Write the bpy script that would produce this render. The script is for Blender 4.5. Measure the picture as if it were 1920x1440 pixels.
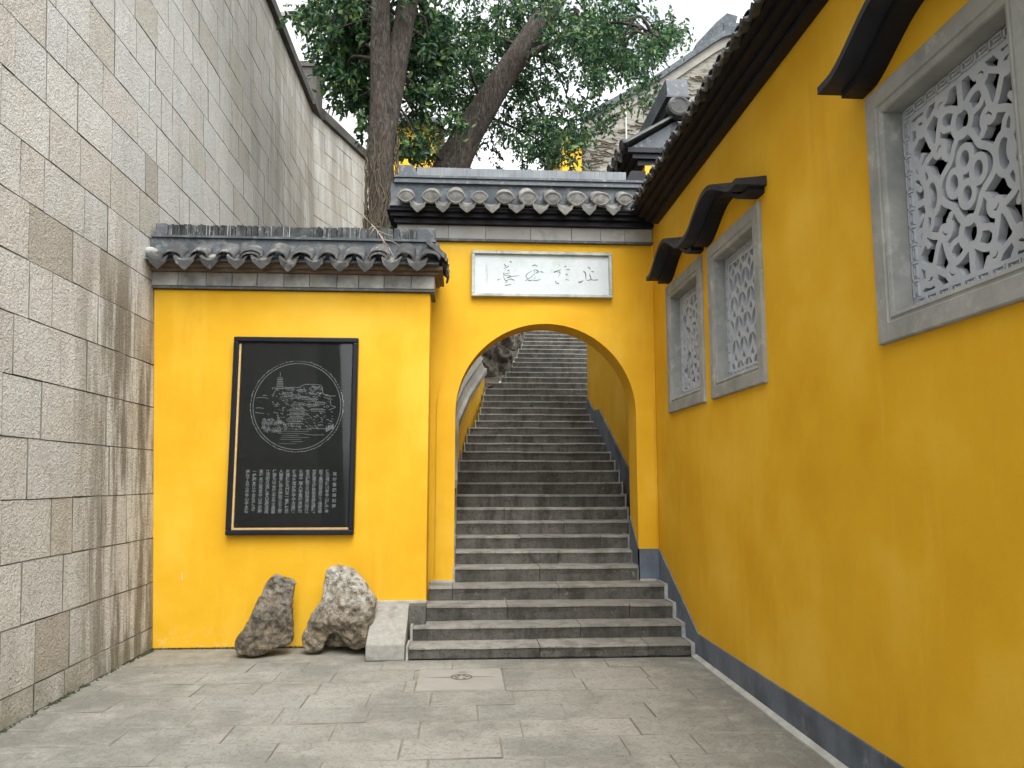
import bpy, math, random
import numpy as np
from mathutils import Vector, Matrix, noise as mnoise

random.seed(7)
rng = np.random.default_rng(7)
for o in list(bpy.data.objects):
    bpy.data.objects.remove(o)
SC = bpy.context.scene
COL = SC.collection
R = math.radians

# ------------------------------------------------------------------ camera, sky, sun, exposure
cam_d = bpy.data.cameras.new('camera')
cam = bpy.data.objects.new('camera', cam_d)
COL.objects.link(cam)
cam_d.sensor_width = 36.0
cam_d.lens = 27.0
cam_d.clip_end = 500
cam.location = (0, 0, 1.75)
cam.rotation_euler = (R(90 + 7.1), 0, R(-3.62))
SC.camera = cam

W = bpy.data.worlds.new('World')
SC.world = W
W.use_nodes = True
wn = W.node_tree
wn.nodes.clear()
w_out = wn.nodes.new('ShaderNodeOutputWorld')
w_bg = wn.nodes.new('ShaderNodeBackground')
w_sky = wn.nodes.new('ShaderNodeTexSky')
w_sky.sky_type = 'NISHITA'
w_sky.sun_disc = False
SUN_EL, SUN_ROT = R(56), R(170)
w_sky.sun_elevation = SUN_EL
w_sky.sun_rotation = SUN_ROT
w_sky.air_density = 1.0
w_sky.dust_density = 3.0
w_sky.ozone_density = 1.0
w_hsv = wn.nodes.new('ShaderNodeHueSaturation')
w_hsv.inputs['Saturation'].default_value = 0.10
w_hsv.inputs['Value'].default_value = 1.0
w_bg.inputs['Strength'].default_value = 0.15
w_hs2 = wn.nodes.new('ShaderNodeHueSaturation')          # the blue between the clouds
w_hs2.inputs['Saturation'].default_value = 0.45
w_hs2.inputs['Value'].default_value = 0.72
w_tc = wn.nodes.new('ShaderNodeTexCoord')
w_nz = wn.nodes.new('ShaderNodeTexNoise')
w_nz.inputs['Scale'].default_value = 3.4
w_nz.inputs['Detail'].default_value = 5
w_nz.inputs['Roughness'].default_value = 0.55
w_mr = wn.nodes.new('ShaderNodeMapRange')
w_mr.interpolation_type = 'SMOOTHSTEP'
w_mr.inputs[1].default_value = 0.30
w_mr.inputs[2].default_value = 0.46
w_mx = wn.nodes.new('ShaderNodeMix')
w_mx.data_type = 'RGBA'
wn.links.new(w_tc.outputs['Generated'], w_nz.inputs['Vector'])
wn.links.new(w_nz.outputs['Fac'], w_mr.inputs[0])
wn.links.new(w_sky.outputs[0], w_hsv.inputs['Color'])
wn.links.new(w_sky.outputs[0], w_hs2.inputs['Color'])
wn.links.new(w_mr.outputs[0], w_mx.inputs[0])
wn.links.new(w_hs2.outputs[0], w_mx.inputs[6])
wn.links.new(w_hsv.outputs[0], w_mx.inputs[7])
wn.links.new(w_mx.outputs[2], w_bg.inputs['Color'])
wn.links.new(w_bg.outputs[0], w_out.inputs['Surface'])

sun_d = bpy.data.lights.new('sun', 'SUN')
sun_d.energy = 0.60
sun_d.angle = R(70)
sun_d.color = (1.0, 0.98, 0.95)
sun = bpy.data.objects.new('sun', sun_d)
COL.objects.link(sun)
# the sky's sun_rotation turns clockwise from +Y; the lamp shines from that same direction
sdir = Vector((math.sin(SUN_ROT) * math.cos(SUN_EL), math.cos(SUN_ROT) * math.cos(SUN_EL), math.sin(SUN_EL)))
sun.rotation_euler = sdir.to_track_quat('Z', 'Y').to_euler()

SC.view_settings.view_transform = 'Standard'
SC.view_settings.look = 'None'
SC.view_settings.gamma = 1.0
SC.view_settings.exposure = 1.82
SC.view_settings.use_curve_mapping = False
SC.cycles.max_bounces = 8
SC.cycles.transparent_max_bounces = 12

# ------------------------------------------------------------------ materials
def new_mat(name):
    m = bpy.data.materials.new(name)
    m.use_nodes = True
    nt = m.node_tree
    b = nt.nodes['Principled BSDF']
    return m, nt, b

def N(nt, t, **kw):
    n = nt.nodes.new(t)
    for k, v in kw.items():
        if k.startswith('i_'):
            n.inputs[k[2:].replace('_', ' ')].default_value = v
        else:
            setattr(n, k, v)
    return n

def ramp(nt, fac, stops):
    r = nt.nodes.new('ShaderNodeValToRGB')
    e = r.color_ramp.elements
    while len(e) < len(stops):
        e.new(0.5)
    for i, (p, c) in enumerate(stops):
        e[i].position = p
        e[i].color = (*c, 1) if len(c) == 3 else c
    nt.links.new(fac, r.inputs[0])
    return r.outputs[0]

def coords(nt, scale=(1, 1, 1)):
    g = nt.nodes.new('ShaderNodeNewGeometry')
    mp = nt.nodes.new('ShaderNodeMapping')
    mp.inputs['Scale'].default_value = scale
    nt.links.new(g.outputs['Position'], mp.inputs['Vector'])
    return mp.outputs[0]

def nz(nt, vec, scale, detail=4, rough=0.6, dist=0.0):
    n = N(nt, 'ShaderNodeTexNoise', noise_dimensions='3D')
    n.inputs['Scale'].default_value = scale
    n.inputs['Detail'].default_value = detail
    n.inputs['Roughness'].default_value = rough
    n.inputs['Distortion'].default_value = dist
    nt.links.new(vec, n.inputs['Vector'])
    return n.outputs['Fac']

def mixc(nt, fac, a, b, blend='MIX'):
    m = nt.nodes.new('ShaderNodeMix')
    m.data_type = 'RGBA'
    m.blend_type = blend
    for sock, v in ((0, fac), (6, a), (7, b)):
        if isinstance(v, (int, float)):
            m.inputs[sock].default_value = v
        elif isinstance(v, tuple):
            m.inputs[sock].default_value = (*v, 1) if len(v) == 3 else v
        else:
            nt.links.new(v, m.inputs[sock])
    return m.outputs[2]

def mth(nt, op, a, b=None, clamp=False):
    m = nt.nodes.new('ShaderNodeMath')
    m.operation = op
    m.use_clamp = clamp
    for i, v in enumerate((a, b)):
        if v is None:
            continue
        if isinstance(v, (int, float)):
            m.inputs[i].default_value = v
        else:
            nt.links.new(v, m.inputs[i])
    return m.outputs[0]

def mapr(nt, v, a, b, c=0.0, d=1.0):
    m = nt.nodes.new('ShaderNodeMapRange')
    m.clamp = True
    m.interpolation_type = 'SMOOTHSTEP'
    nt.links.new(v, m.inputs[0])
    m.inputs[1].default_value = a
    m.inputs[2].default_value = b
    m.inputs[3].default_value = c
    m.inputs[4].default_value = d
    return m.outputs[0]

def bump(nt, b, h, strength, dist, prev=None):
    n = nt.nodes.new('ShaderNodeBump')
    n.inputs['Strength'].default_value = strength
    n.inputs['Distance'].default_value = dist
    nt.links.new(h, n.inputs['Height'])
    if prev is not None:
        nt.links.new(prev, n.inputs['Normal'])
    nt.links.new(n.outputs[0], b.inputs['Normal'])
    return n.outputs[0]

def island(nt, objects=True):
    """random number for each object / each loose piece"""
    g = nt.nodes.new('ShaderNodeNewGeometry')
    o = nt.nodes.new('ShaderNodeObjectInfo')
    return mth(nt, 'FRACT', mth(nt, 'ADD', g.outputs['Random Per Island'], o.outputs['Random']))

def simple(name, c1, c2, scale=6.0, rough=0.85, bs=0.3, bd=0.004, bscale=60, stretch=(1, 1, 1), isl=0.0, spec=0.3, c3=None, s3=2.0):
    m, nt, b = new_mat(name)
    v = coords(nt, stretch)
    f = nz(nt, v, scale, 6, 0.65)
    c = ramp(nt, f, [(0.32, c1), (0.68, c2)])
    if c3:
        f3 = nz(nt, v, s3, 5, 0.7)
        c = mixc(nt, mapr(nt, f3, 0.52, 0.7), c, c3)
    if isl:
        r = island(nt)
        val = mth(nt, 'ADD', mth(nt, 'MULTIPLY', r, 2 * isl), 1 - isl)
        hs = nt.nodes.new('ShaderNodeHueSaturation')
        nt.links.new(val, hs.inputs['Value'])
        nt.links.new(c, hs.inputs['Color'])
        c = hs.outputs[0]
    nt.links.new(c, b.inputs['Base Color'])
    b.inputs['Roughness'].default_value = rough
    b.inputs['Specular IOR Level'].default_value = spec
    if bs:
        bump(nt, b, nz(nt, v, bscale, 4, 0.6), bs, bd)
    return m

def stucco(name, base=(0.67, 0.385, 0.022), pale=(0.72, 0.435, 0.040), deep=(0.62, 0.345, 0.016)):
    m, nt, b = new_mat(name)
    v = coords(nt)
    vs = coords(nt, (1, 1, 0.16))
    f = nz(nt, v, 0.9, 5, 0.55)
    c = ramp(nt, f, [(0.36, deep), (0.52, base), (0.67, pale)])
    # faint rain streaks
    st = nz(nt, vs, 3.2, 5, 0.6)
    c = mixc(nt, mth(nt, 'MULTIPLY', mapr(nt, st, 0.51, 0.71), 0.42), c, pale)
    st2 = nz(nt, vs, 7.0, 5, 0.6)
    c = mixc(nt, mth(nt, 'MULTIPLY', mapr(nt, st2, 0.57, 0.76), 0.26), c, (0.50, 0.27, 0.02))
    # scuffed, splashed foot of the wall
    g = nt.nodes.new('ShaderNodeNewGeometry')
    sx = nt.nodes.new('ShaderNodeSeparateXYZ')
    nt.links.new(g.outputs['Position'], sx.inputs[0])
    foot = mapr(nt, sx.outputs[2], 0.0, 0.28, 1.0, 0.0)
    ns = nz(nt, v, 9, 6, 0.7)
    c = mixc(nt, mth(nt, 'MULTIPLY', foot, mapr(nt, ns, 0.5, 0.72)), c, (0.70, 0.46, 0.17))
    nt.links.new(c, b.inputs['Base Color'])
    b.inputs['Roughness'].default_value = 0.72
    b.inputs['Specular IOR Level'].default_value = 0.25
    h = mth(nt, 'ADD', mth(nt, 'MULTIPLY', nz(nt, v, 3.0, 3, 0.5), 4.0), nz(nt, v, 55, 3, 0.5))
    bump(nt, b, h, 0.22, 0.004)
    return m

def wall_stone(name):
    m, nt, b = new_mat(name)
    v = coords(nt)
    vs = coords(nt, (1, 1.0, 0.10))
    r = island(nt)
    c = ramp(nt, r, [(0.0, (0.46, 0.452, 0.415)), (0.2, (0.51, 0.502, 0.468)), (0.42, (0.55, 0.54, 0.502)), (0.60, (0.50, 0.505, 0.48)),
                     (0.80, (0.50, 0.475, 0.43)), (0.92, (0.45, 0.435, 0.375)), (0.98, (0.42, 0.395, 0.345)), (1.0, (0.36, 0.335, 0.285))])
    f = nz(nt, v, 2.4, 6, 0.7)
    c = mixc(nt, mth(nt, 'MULTIPLY', mapr(nt, f, 0.42, 0.72), 0.28), c, (0.36, 0.33, 0.27))
    # pits of the pick-dressed face
    vw = nt.nodes.new('ShaderNodeTexNoise')
    worm = nz(nt, v, 26, 2.5, 0.55, 1.6)
    pits = mapr(nt, worm, 0.36, 0.50, 1.0, 0.0)
    c = mixc(nt, mth(nt, 'MULTIPLY', pits, 0.36), c, (0.17, 0.157, 0.127))
    # rain streaks: dark runs, heaviest low down near the yellow wall
    g = nt.nodes.new('ShaderNodeNewGeometry')
    sx = nt.nodes.new('ShaderNodeSeparateXYZ')
    nt.links.new(g.outputs['Position'], sx.inputs[0])
    near = mth(nt, 'MULTIPLY', mapr(nt, sx.outputs[1], 6.3, 7.7), mapr(nt, sx.outputs[2], 3.3, 4.6, 1.0, 0.05))
    st = nz(nt, vs, 4.6, 5, 0.7)
    c = mixc(nt, mth(nt, 'MULTIPLY', mth(nt, 'MULTIPLY', mapr(nt, st, 0.40, 0.58), near), 0.85), c, (0.13, 0.112, 0.08))
    st2 = nz(nt, vs, 2.1, 5, 0.7)
    c = mixc(nt, mth(nt, 'MULTIPLY', mapr(nt, st2, 0.54, 0.70), 0.26), c, (0.24, 0.22, 0.18))
    # tree shade under the coping and farther along, painted in with streaky noise
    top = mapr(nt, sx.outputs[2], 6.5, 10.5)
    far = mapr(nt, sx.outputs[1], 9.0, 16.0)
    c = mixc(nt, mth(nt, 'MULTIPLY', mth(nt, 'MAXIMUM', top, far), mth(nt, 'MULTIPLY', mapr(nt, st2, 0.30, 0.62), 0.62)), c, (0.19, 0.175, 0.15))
    low = mapr(nt, sx.outputs[2], 0.0, 0.5, 1.0, 0.0)
    c = mixc(nt, mth(nt, 'MULTIPLY', low, mth(nt, 'MULTIPLY', mapr(nt, f, 0.35, 0.6), 0.6)), c, (0.16, 0.155, 0.09))
    nt.links.new(c, b.inputs['Base Color'])
    b.inputs['Roughness'].default_value = 0.93
    b.inputs['Specular IOR Level'].default_value = 0.2
    p = bump(nt, b, worm, 0.85, 0.024)
    bump(nt, b, nz(nt, v, 110, 2, 0.5), 0.35, 0.004, p)
    nt.nodes.remove(vw)
    return m

def pave_stone(name):
    m, nt, b = new_mat(name)
    v = coords(nt)
    r = island(nt)
    c = ramp(nt, r, [(0.0, (0.265, 0.265, 0.235)), (0.35, (0.295, 0.293, 0.26)), (0.7, (0.32, 0.315, 0.28)), (1.0, (0.275, 0.276, 0.25))])
    f = nz(nt, v, 1.1, 6, 0.7)
    c = mixc(nt, mth(nt, 'MULTIPLY', mapr(nt, f, 0.43, 0.62), 0.7), c, (0.165, 0.165, 0.145))
    f2 = nz(nt, v, 3.4, 6, 0.75, 0.6)
    c = mixc(nt, mth(nt, 'MULTIPLY', mapr(nt, f2, 0.52, 0.68), 0.5), c, (0.225, 0.215, 0.175))
    worm = nz(nt, v, 30, 3, 0.6, 1.2)
    c = mixc(nt, mth(nt, 'MULTIPLY', mapr(nt, worm, 0.36, 0.50, 1.0, 0.0), 0.5), c, (0.12, 0.118, 0.098))
    # darker patches towards both walls and the first step
    g = nt.nodes.new('ShaderNodeNewGeometry')
    sx = nt.nodes.new('ShaderNodeSeparateXYZ')
    nt.links.new(g.outputs['Position'], sx.inputs[0])
    e = mth(nt, 'MAXIMUM', mapr(nt, sx.outputs[0], 1.1, 2.25), mapr(nt, sx.outputs[0], -3.2, -1.9, 1.0, 0.0))
    e = mth(nt, 'MAXIMUM', e, mapr(nt, sx.outputs[1], 7.25, 7.9))
    c = mixc(nt, mth(nt, 'MULTIPLY', e, mth(nt, 'MULTIPLY', mapr(nt, f2, 0.36, 0.58), 0.62)), c, (0.14, 0.138, 0.118))
    nt.links.new(c, b.inputs['Base Color'])
    b.inputs['Roughness'].default_value = 0.82
    b.inputs['Specular IOR Level'].default_value = 0.3
    p = bump(nt, b, worm, 0.9, 0.022)
    bump(nt, b, nz(nt, v, 7, 4, 0.6), 0.35, 0.012, p)
    return m

def step_stone(name, base, dark, pitk=0.55):
    m, nt, b = new_mat(name)
    v = coords(nt)
    vs = coords(nt, (1.0, 1.0, 0.35))
    r = island(nt)
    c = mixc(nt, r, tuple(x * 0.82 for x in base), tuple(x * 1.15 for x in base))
    f = nz(nt, vs, 4.5, 6, 0.72)
    c = mixc(nt, mapr(nt, f, 0.40, 0.66), c, dark)
    worm = nz(nt, v, 24, 4, 0.65, 1.0)
    c = mixc(nt, mth(nt, 'MULTIPLY', mapr(nt, worm, 0.34, 0.50, 1.0, 0.0), pitk), c, tuple(x * 0.4 for x in dark))
    f3 = nz(nt, v, 13, 5, 0.7)
    c = mixc(nt, mth(nt, 'MULTIPLY', mapr(nt, f3, 0.60, 0.74), 0.4), c, (0.34, 0.33, 0.29))
    nt.links.new(c, b.inputs['Base Color'])
    b.inputs['Roughness'].default_value = 0.85
    b.inputs['Specular IOR Level'].default_value = 0.3
    p = bump(nt, b, worm, 0.7, 0.018)
    bump(nt, b, nz(nt, v, 70, 3, 0.6), 0.4, 0.006, p)
    return m

def rock_mat(name, c1, c2, lichen=0.0, lich_z=(0.45, 0.8)):
    m, nt, b = new_mat(name)
    v = coords(nt)
    f = nz(nt, v, 9.5, 9, 0.76, 1.0)
    c = ramp(nt, f, [(0.36, tuple(x * 0.25 for x in c1)), (0.46, c1), (0.58, c2), (0.72, tuple(x * 1.35 for x in c2))])
    cr = N(nt, 'ShaderNodeTexVoronoi', feature='DISTANCE_TO_EDGE')
    cr.inputs['Scale'].default_value = 11
    dist = nt.nodes.new('ShaderNodeMix')
    dist.data_type = 'VECTOR'
    dist.inputs[0].default_value = 0.16
    nn = nt.nodes.new('ShaderNodeTexNoise')
    nn.inputs['Scale'].default_value = 6
    nt.links.new(v, nn.inputs['Vector'])
    nt.links.new(v, dist.inputs[4])
    nt.links.new(nn.outputs['Color'], dist.inputs[5])
    nt.links.new(dist.outputs[1], cr.inputs['Vector'])
    crk = mapr(nt, cr.outputs['Distance'], 0.0, 0.07, 1.0, 0.0)
    c = mixc(nt, mth(nt, 'MULTIPLY', crk, 0.35), c, (0.035, 0.028, 0.02))
    if lichen:
        g = nt.nodes.new('ShaderNodeNewGeometry')
        sx = nt.nodes.new('ShaderNodeSeparateXYZ')
        nt.links.new(g.outputs['Position'], sx.inputs[0])
        lz = mapr(nt, sx.outputs[2], *lich_z)
        lf = nz(nt, v, 11, 8, 0.78)
        c = mixc(nt, mth(nt, 'MULTIPLY', mth(nt, 'MULTIPLY', lz, mapr(nt, lf, 0.40, 0.58)), lichen), c, (0.62, 0.60, 0.54))
    nt.links.new(c, b.inputs['Base Color'])
    b.inputs['Roughness'].default_value = 0.85
    h = mth(nt, 'SUBTRACT', nz(nt, v, 22, 8, 0.78, 1.2), mth(nt, 'MULTIPLY', crk, 0.12))
    bump(nt, b, h, 1.0, 0.05)
    return m

def bark_mat(name):
    m, nt, b = new_mat(name)
    v = coords(nt, (1, 1, 0.26))
    f = nz(nt, v, 20, 7, 0.75, 1.6)
    c = ramp(nt, f, [(0.36, (0.007, 0.006, 0.005)), (0.5, (0.050, 0.041, 0.032)), (0.66, (0.135, 0.112, 0.088))])
    f2 = nz(nt, coords(nt), 2.3, 4, 0.6)
    c = mixc(nt, mth(nt, 'MULTIPLY', mapr(nt, f2, 0.5, 0.68), 0.5), c, (0.062, 0.034, 0.025))
    nt.links.new(c, b.inputs['Base Color'])
    b.inputs['Roughness'].default_value = 0.95
    bump(nt, b, f, 1.0, 0.05)
    return m

def leaf_mat(name):
    m, nt, b = new_mat(name)
    g = nt.nodes.new('ShaderNodeNewGeometry')
    c = ramp(nt, g.outputs['Random Per Island'], [(0.0, (0.010, 0.032, 0.018)), (0.4, (0.020, 0.062, 0.027)), (0.75, (0.046, 0.118, 0.040)), (0.9, (0.11, 0.205, 0.055)), (1.0, (0.19, 0.25, 0.08))])
    b.inputs['Roughness'].default_value = 0.45
    b.inputs['Specular IOR Level'].default_value = 0.45
    nt.links.new(c, b.inputs['Base Color'])
    tr = nt.nodes.new('ShaderNodeBsdfTranslucent')
    hs = nt.nodes.new('ShaderNodeHueSaturation')
    hs.inputs['Value'].default_value = 1.7
    nt.links.new(c, hs.inputs['Color'])
    nt.links.new(hs.outputs[0], tr.inputs['Color'])
    ms = nt.nodes.new('ShaderNodeMixShader')
    ms.inputs[0].default_value = 0.28
    nt.links.new(b.outputs[0], ms.inputs[1])
    nt.links.new(tr.outputs[0], ms.inputs[2])
    nt.links.new(ms.outputs[0], nt.nodes['Material Output'].inputs[0])
    return m

def glass_mat(name):
    m, nt, b = new_mat(name)
    nt.nodes.remove(b)
    t = nt.nodes.new('ShaderNodeBsdfTransparent')
    t.inputs[0].default_value = (0.93, 0.95, 0.95, 1)
    gl = nt.nodes.new('ShaderNodeBsdfGlossy')
    gl.inputs['Roughness'].default_value = 0.03
    fr = nt.nodes.new('ShaderNodeFresnel')
    fr.inputs[0].default_value = 1.32
    ms = nt.nodes.new('ShaderNodeMixShader')
    nt.links.new(fr.outputs[0], ms.inputs[0])
    nt.links.new(t.outputs[0], ms.inputs[1])
    nt.links.new(gl.outputs[0], ms.inputs[2])
    nt.links.new(ms.outputs[0], nt.nodes['Material Output'].inputs[0])
    return m

def brick_far(name):
    m, nt, b = new_mat(name)
    v = coords(nt)
    vs = coords(nt, (0.5, 0.5, 3.0))
    f = nz(nt, vs, 2.4, 7, 0.8, 0.8)
    c = ramp(nt, f, [(0.38, (0.06, 0.057, 0.047)), (0.47, (0.18, 0.175, 0.15)), (0.57, (0.26, 0.25, 0.22)), (0.70, (0.34, 0.325, 0.285))])
    f2 = nz(nt, v, 0.7, 5, 0.6)
    c = mixc(nt, mth(nt, 'MULTIPLY', mapr(nt, f2, 0.45, 0.65), 0.4), c, (0.34, 0.32, 0.26))
    nt.links.new(c, b.inputs['Base Color'])
    b.inputs['Roughness'].default_value = 0.9
    bump(nt, b, f, 0.8, 0.06)
    return m

def plinth_mat(name):
    m, nt, b = new_mat(name)
    v = coords(nt)
    vs = coords(nt, (1, 1, 0.35))
    f = nz(nt, v, 2.2, 5, 0.6)
    c = ramp(nt, f, [(0.35, (0.052, 0.066, 0.088)), (0.6, (0.115, 0.14, 0.178))])
    s = nz(nt, vs, 8, 6, 0.75)
    c = mixc(nt, mth(nt, 'MULTIPLY', mapr(nt, s, 0.57, 0.72), 0.65), c, (0.27, 0.28, 0.30))
    nt.links.new(c, b.inputs['Base Color'])
    b.inputs['Roughness'].default_value = 0.7
    bump(nt, b, nz(nt, v, 40, 3), 0.25, 0.004)
    return m

M = {}
M['stucco'] = stucco('yellow_plaster', (0.645, 0.364, 0.014), (0.705, 0.425, 0.038), (0.595, 0.318, 0.008))
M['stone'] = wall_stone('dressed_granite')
M['joint'] = simple('mossy_joint', (0.07, 0.075, 0.055), (0.19, 0.185, 0.15), 3, 0.95)
M['edge'] = simple('mossy_edge', (0.035, 0.042, 0.030), (0.24, 0.23, 0.195), 1.8, 0.95)
M['coping'] = simple('weathered_coping', (0.040, 0.039, 0.037), (0.095, 0.090, 0.083), 2.0, 0.9, 0.4, 0.02, 14)
M['pave'] = pave_stone('paving_granite')
M['earthjoint'] = simple('paving_bed', (0.16, 0.152, 0.12), (0.26, 0.25, 0.21), 6, 0.95)
M['riser'] = step_stone('step_granite', (0.100, 0.097, 0.085), (0.046, 0.044, 0.037), 0.5)  # stained stone, darkened further to put the riser's shade into its colour
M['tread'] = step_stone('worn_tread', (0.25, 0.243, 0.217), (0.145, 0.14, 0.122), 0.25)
M['cheek'] = simple('cheek_granite', (0.215, 0.213, 0.192), (0.31, 0.305, 0.275), 22, 0.9, 0.5, 0.008, 60, c3=(0.16, 0.158, 0.138), s3=3)
M['edge_mortar'] = simple('grey_mortar', (0.20, 0.20, 0.185), (0.36, 0.36, 0.335), 8, 0.9, 0.4, 0.006, 40)
M['mortar'] = simple('pale_mortar', (0.27, 0.27, 0.25), (0.42, 0.42, 0.39), 8, 0.9, 0.4, 0.006, 40)
M['tile'] = simple('grey_roof_tile', (0.032, 0.034, 0.036), (0.095, 0.095, 0.092), 7, 0.8, 0.5, 0.008, 45, isl=0.4, c3=(0.20, 0.195, 0.18), s3=6)
M['tile_pale'] = simple('lichened_roof_tile', (0.085, 0.087, 0.085), (0.235, 0.23, 0.205), 10, 0.88, 0.5, 0.008, 45, isl=0.2, c3=(0.12, 0.125, 0.13), s3=5)
M['ridge'] = simple('blue_grey_ridge', (0.040, 0.050, 0.060), (0.095, 0.110, 0.122), 3.5, 0.75, 0.35, 0.006, 40, isl=0.2, c3=(0.16, 0.165, 0.16), s3=9)
M['ridge_dark'] = simple('dark_ridge_tile', (0.022, 0.027, 0.029), (0.070, 0.078, 0.078), 9, 0.8, 0.4, 0.006, 40, isl=0.55, c3=(0.20, 0.20, 0.18), s3=12)
M['ridge_pale'] = simple('pale_ridge_slate', (0.15, 0.165, 0.18), (0.225, 0.24, 0.25), 4, 0.7, 0.3, 0.004, 40, isl=0.07)
M['slate'] = simple('slate_paint', (0.055, 0.065, 0.075), (0.10, 0.115, 0.13), 2.5, 0.55, 0.2, 0.003, 30, c3=(0.2, 0.21, 0.21), s3=12)
M['black'] = simple('black_painted_timber', (0.0035, 0.004, 0.008), (0.009, 0.0095, 0.016), 3, 0.55, 0.25, 0.004, 30)
M['brown'] = simple('brown_corbel', (0.10, 0.075, 0.055), (0.20, 0.155, 0.115), 5, 0.8, 0.3, 0.004, 40)
M['frieze_pale'] = simple('pale_grey_brick', (0.30, 0.305, 0.295), (0.39, 0.39, 0.37), 2, 0.85, 0.3, 0.004, 40, isl=0.10, c3=(0.22, 0.225, 0.22), s3=2.5)
M['frieze'] = simple('grey_brick', (0.17, 0.18, 0.185), (0.36, 0.36, 0.345), 5, 0.85, 0.4, 0.006, 40, isl=0.16, c3=(0.36, 0.345, 0.30), s3=4.5)
M['frame'] = simple('grey_stone_frame', (0.205, 0.215, 0.205), (0.31, 0.315, 0.30), 4, 0.8, 0.35, 0.006, 30, c3=(0.36, 0.36, 0.34), s3=7)
M['lattice'] = simple('cast_lattice', (0.35, 0.378, 0.42), (0.44, 0.468, 0.51), 3, 0.75, 0.2, 0.003, 40)
M['dark'] = simple('dark_room', (0.03, 0.032, 0.03), (0.06, 0.06, 0.055), 2, 0.9, 0)
M['plinth'] = plinth_mat('slate_plinth')
M['frame_black'] = simple('black_lacquer', (0.006, 0.007, 0.011), (0.010, 0.012, 0.017), 4, 0.4, 0.1, 0.002, 40, spec=0.2)
M['gold'] = simple('gold_liner', (0.42, 0.27, 0.10), (0.58, 0.40, 0.18), 20, 0.4, 0.1)
M['slab_black'] = simple('black_stone', (0.008, 0.009, 0.009), (0.015, 0.016, 0.016), 3, 0.5, 0.0, spec=0.15)
M['engrave'] = simple('engraved_line', (0.17, 0.185, 0.19), (0.33, 0.34, 0.35), 25, 0.9, 0)
M['engrave_text'] = simple('engraved_lettering', (0.20, 0.205, 0.22), (0.32, 0.325, 0.34), 25, 0.9, 0)
M['glass'] = glass_mat('clear_glass')
M['marble'] = simple('white_marble', (0.45, 0.50, 0.515), (0.53, 0.57, 0.585), 3, 0.45, 0.1, 0.002, 20, c3=(0.43, 0.49, 0.475), s3=2)
M['marble_frame'] = simple('green_grey_marble', (0.24, 0.27, 0.245), (0.47, 0.50, 0.46), 6, 0.5, 0.2, 0.003, 30, c3=(0.17, 0.18, 0.15), s3=4)
M['ink'] = simple('faded_green_ink', (0.075, 0.11, 0.105), (0.17, 0.225, 0.215), 30, 0.8, 0)
M['ink_faint'] = simple('worn_ink', (0.38, 0.42, 0.41), (0.46, 0.50, 0.49), 30, 0.8, 0)
M['rock_dark'] = rock_mat('dark_limestone', (0.125, 0.105, 0.074), (0.255, 0.21, 0.145), 0.55, (0.1, 1.1))
M['rock_pale'] = rock_mat('lichened_limestone', (0.19, 0.160, 0.110), (0.35, 0.295, 0.205), 1.0, (0.22, 0.72))
M['boulder'] = rock_mat('hill_rock', (0.095, 0.085, 0.064), (0.17, 0.15, 0.11), 0.2, (3.9, 5.2))
M['bark'] = bark_mat('tree_bark')
M['leaf'] = leaf_mat('leaf_green')
M['twig'] = simple('dry_twig_bark', (0.20, 0.16, 0.12), (0.36, 0.30, 0.23), 20, 0.9, 0)
M['vine'] = simple('creeper_stem', (0.06, 0.048, 0.032), (0.15, 0.125, 0.085), 15, 0.95, 0)
M['soil'] = simple('hill_soil', (0.05, 0.045, 0.03), (0.13, 0.11, 0.08), 3, 0.95, 0.8, 0.08, 6)
M['brick_far'] = brick_far('thin_brick_wall')
M['coping_far'] = simple('grey_gable_coping', (0.18, 0.175, 0.155), (0.29, 0.28, 0.25), 1.2, 0.9, 0.3, 0.03, 6)
M['pale'] = simple('pale_grey_wall', (0.44, 0.48, 0.47), (0.56, 0.59, 0.575), 0.8, 0.85, 0.4, 0.04, 5)
M['interior'] = M['dark']

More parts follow.
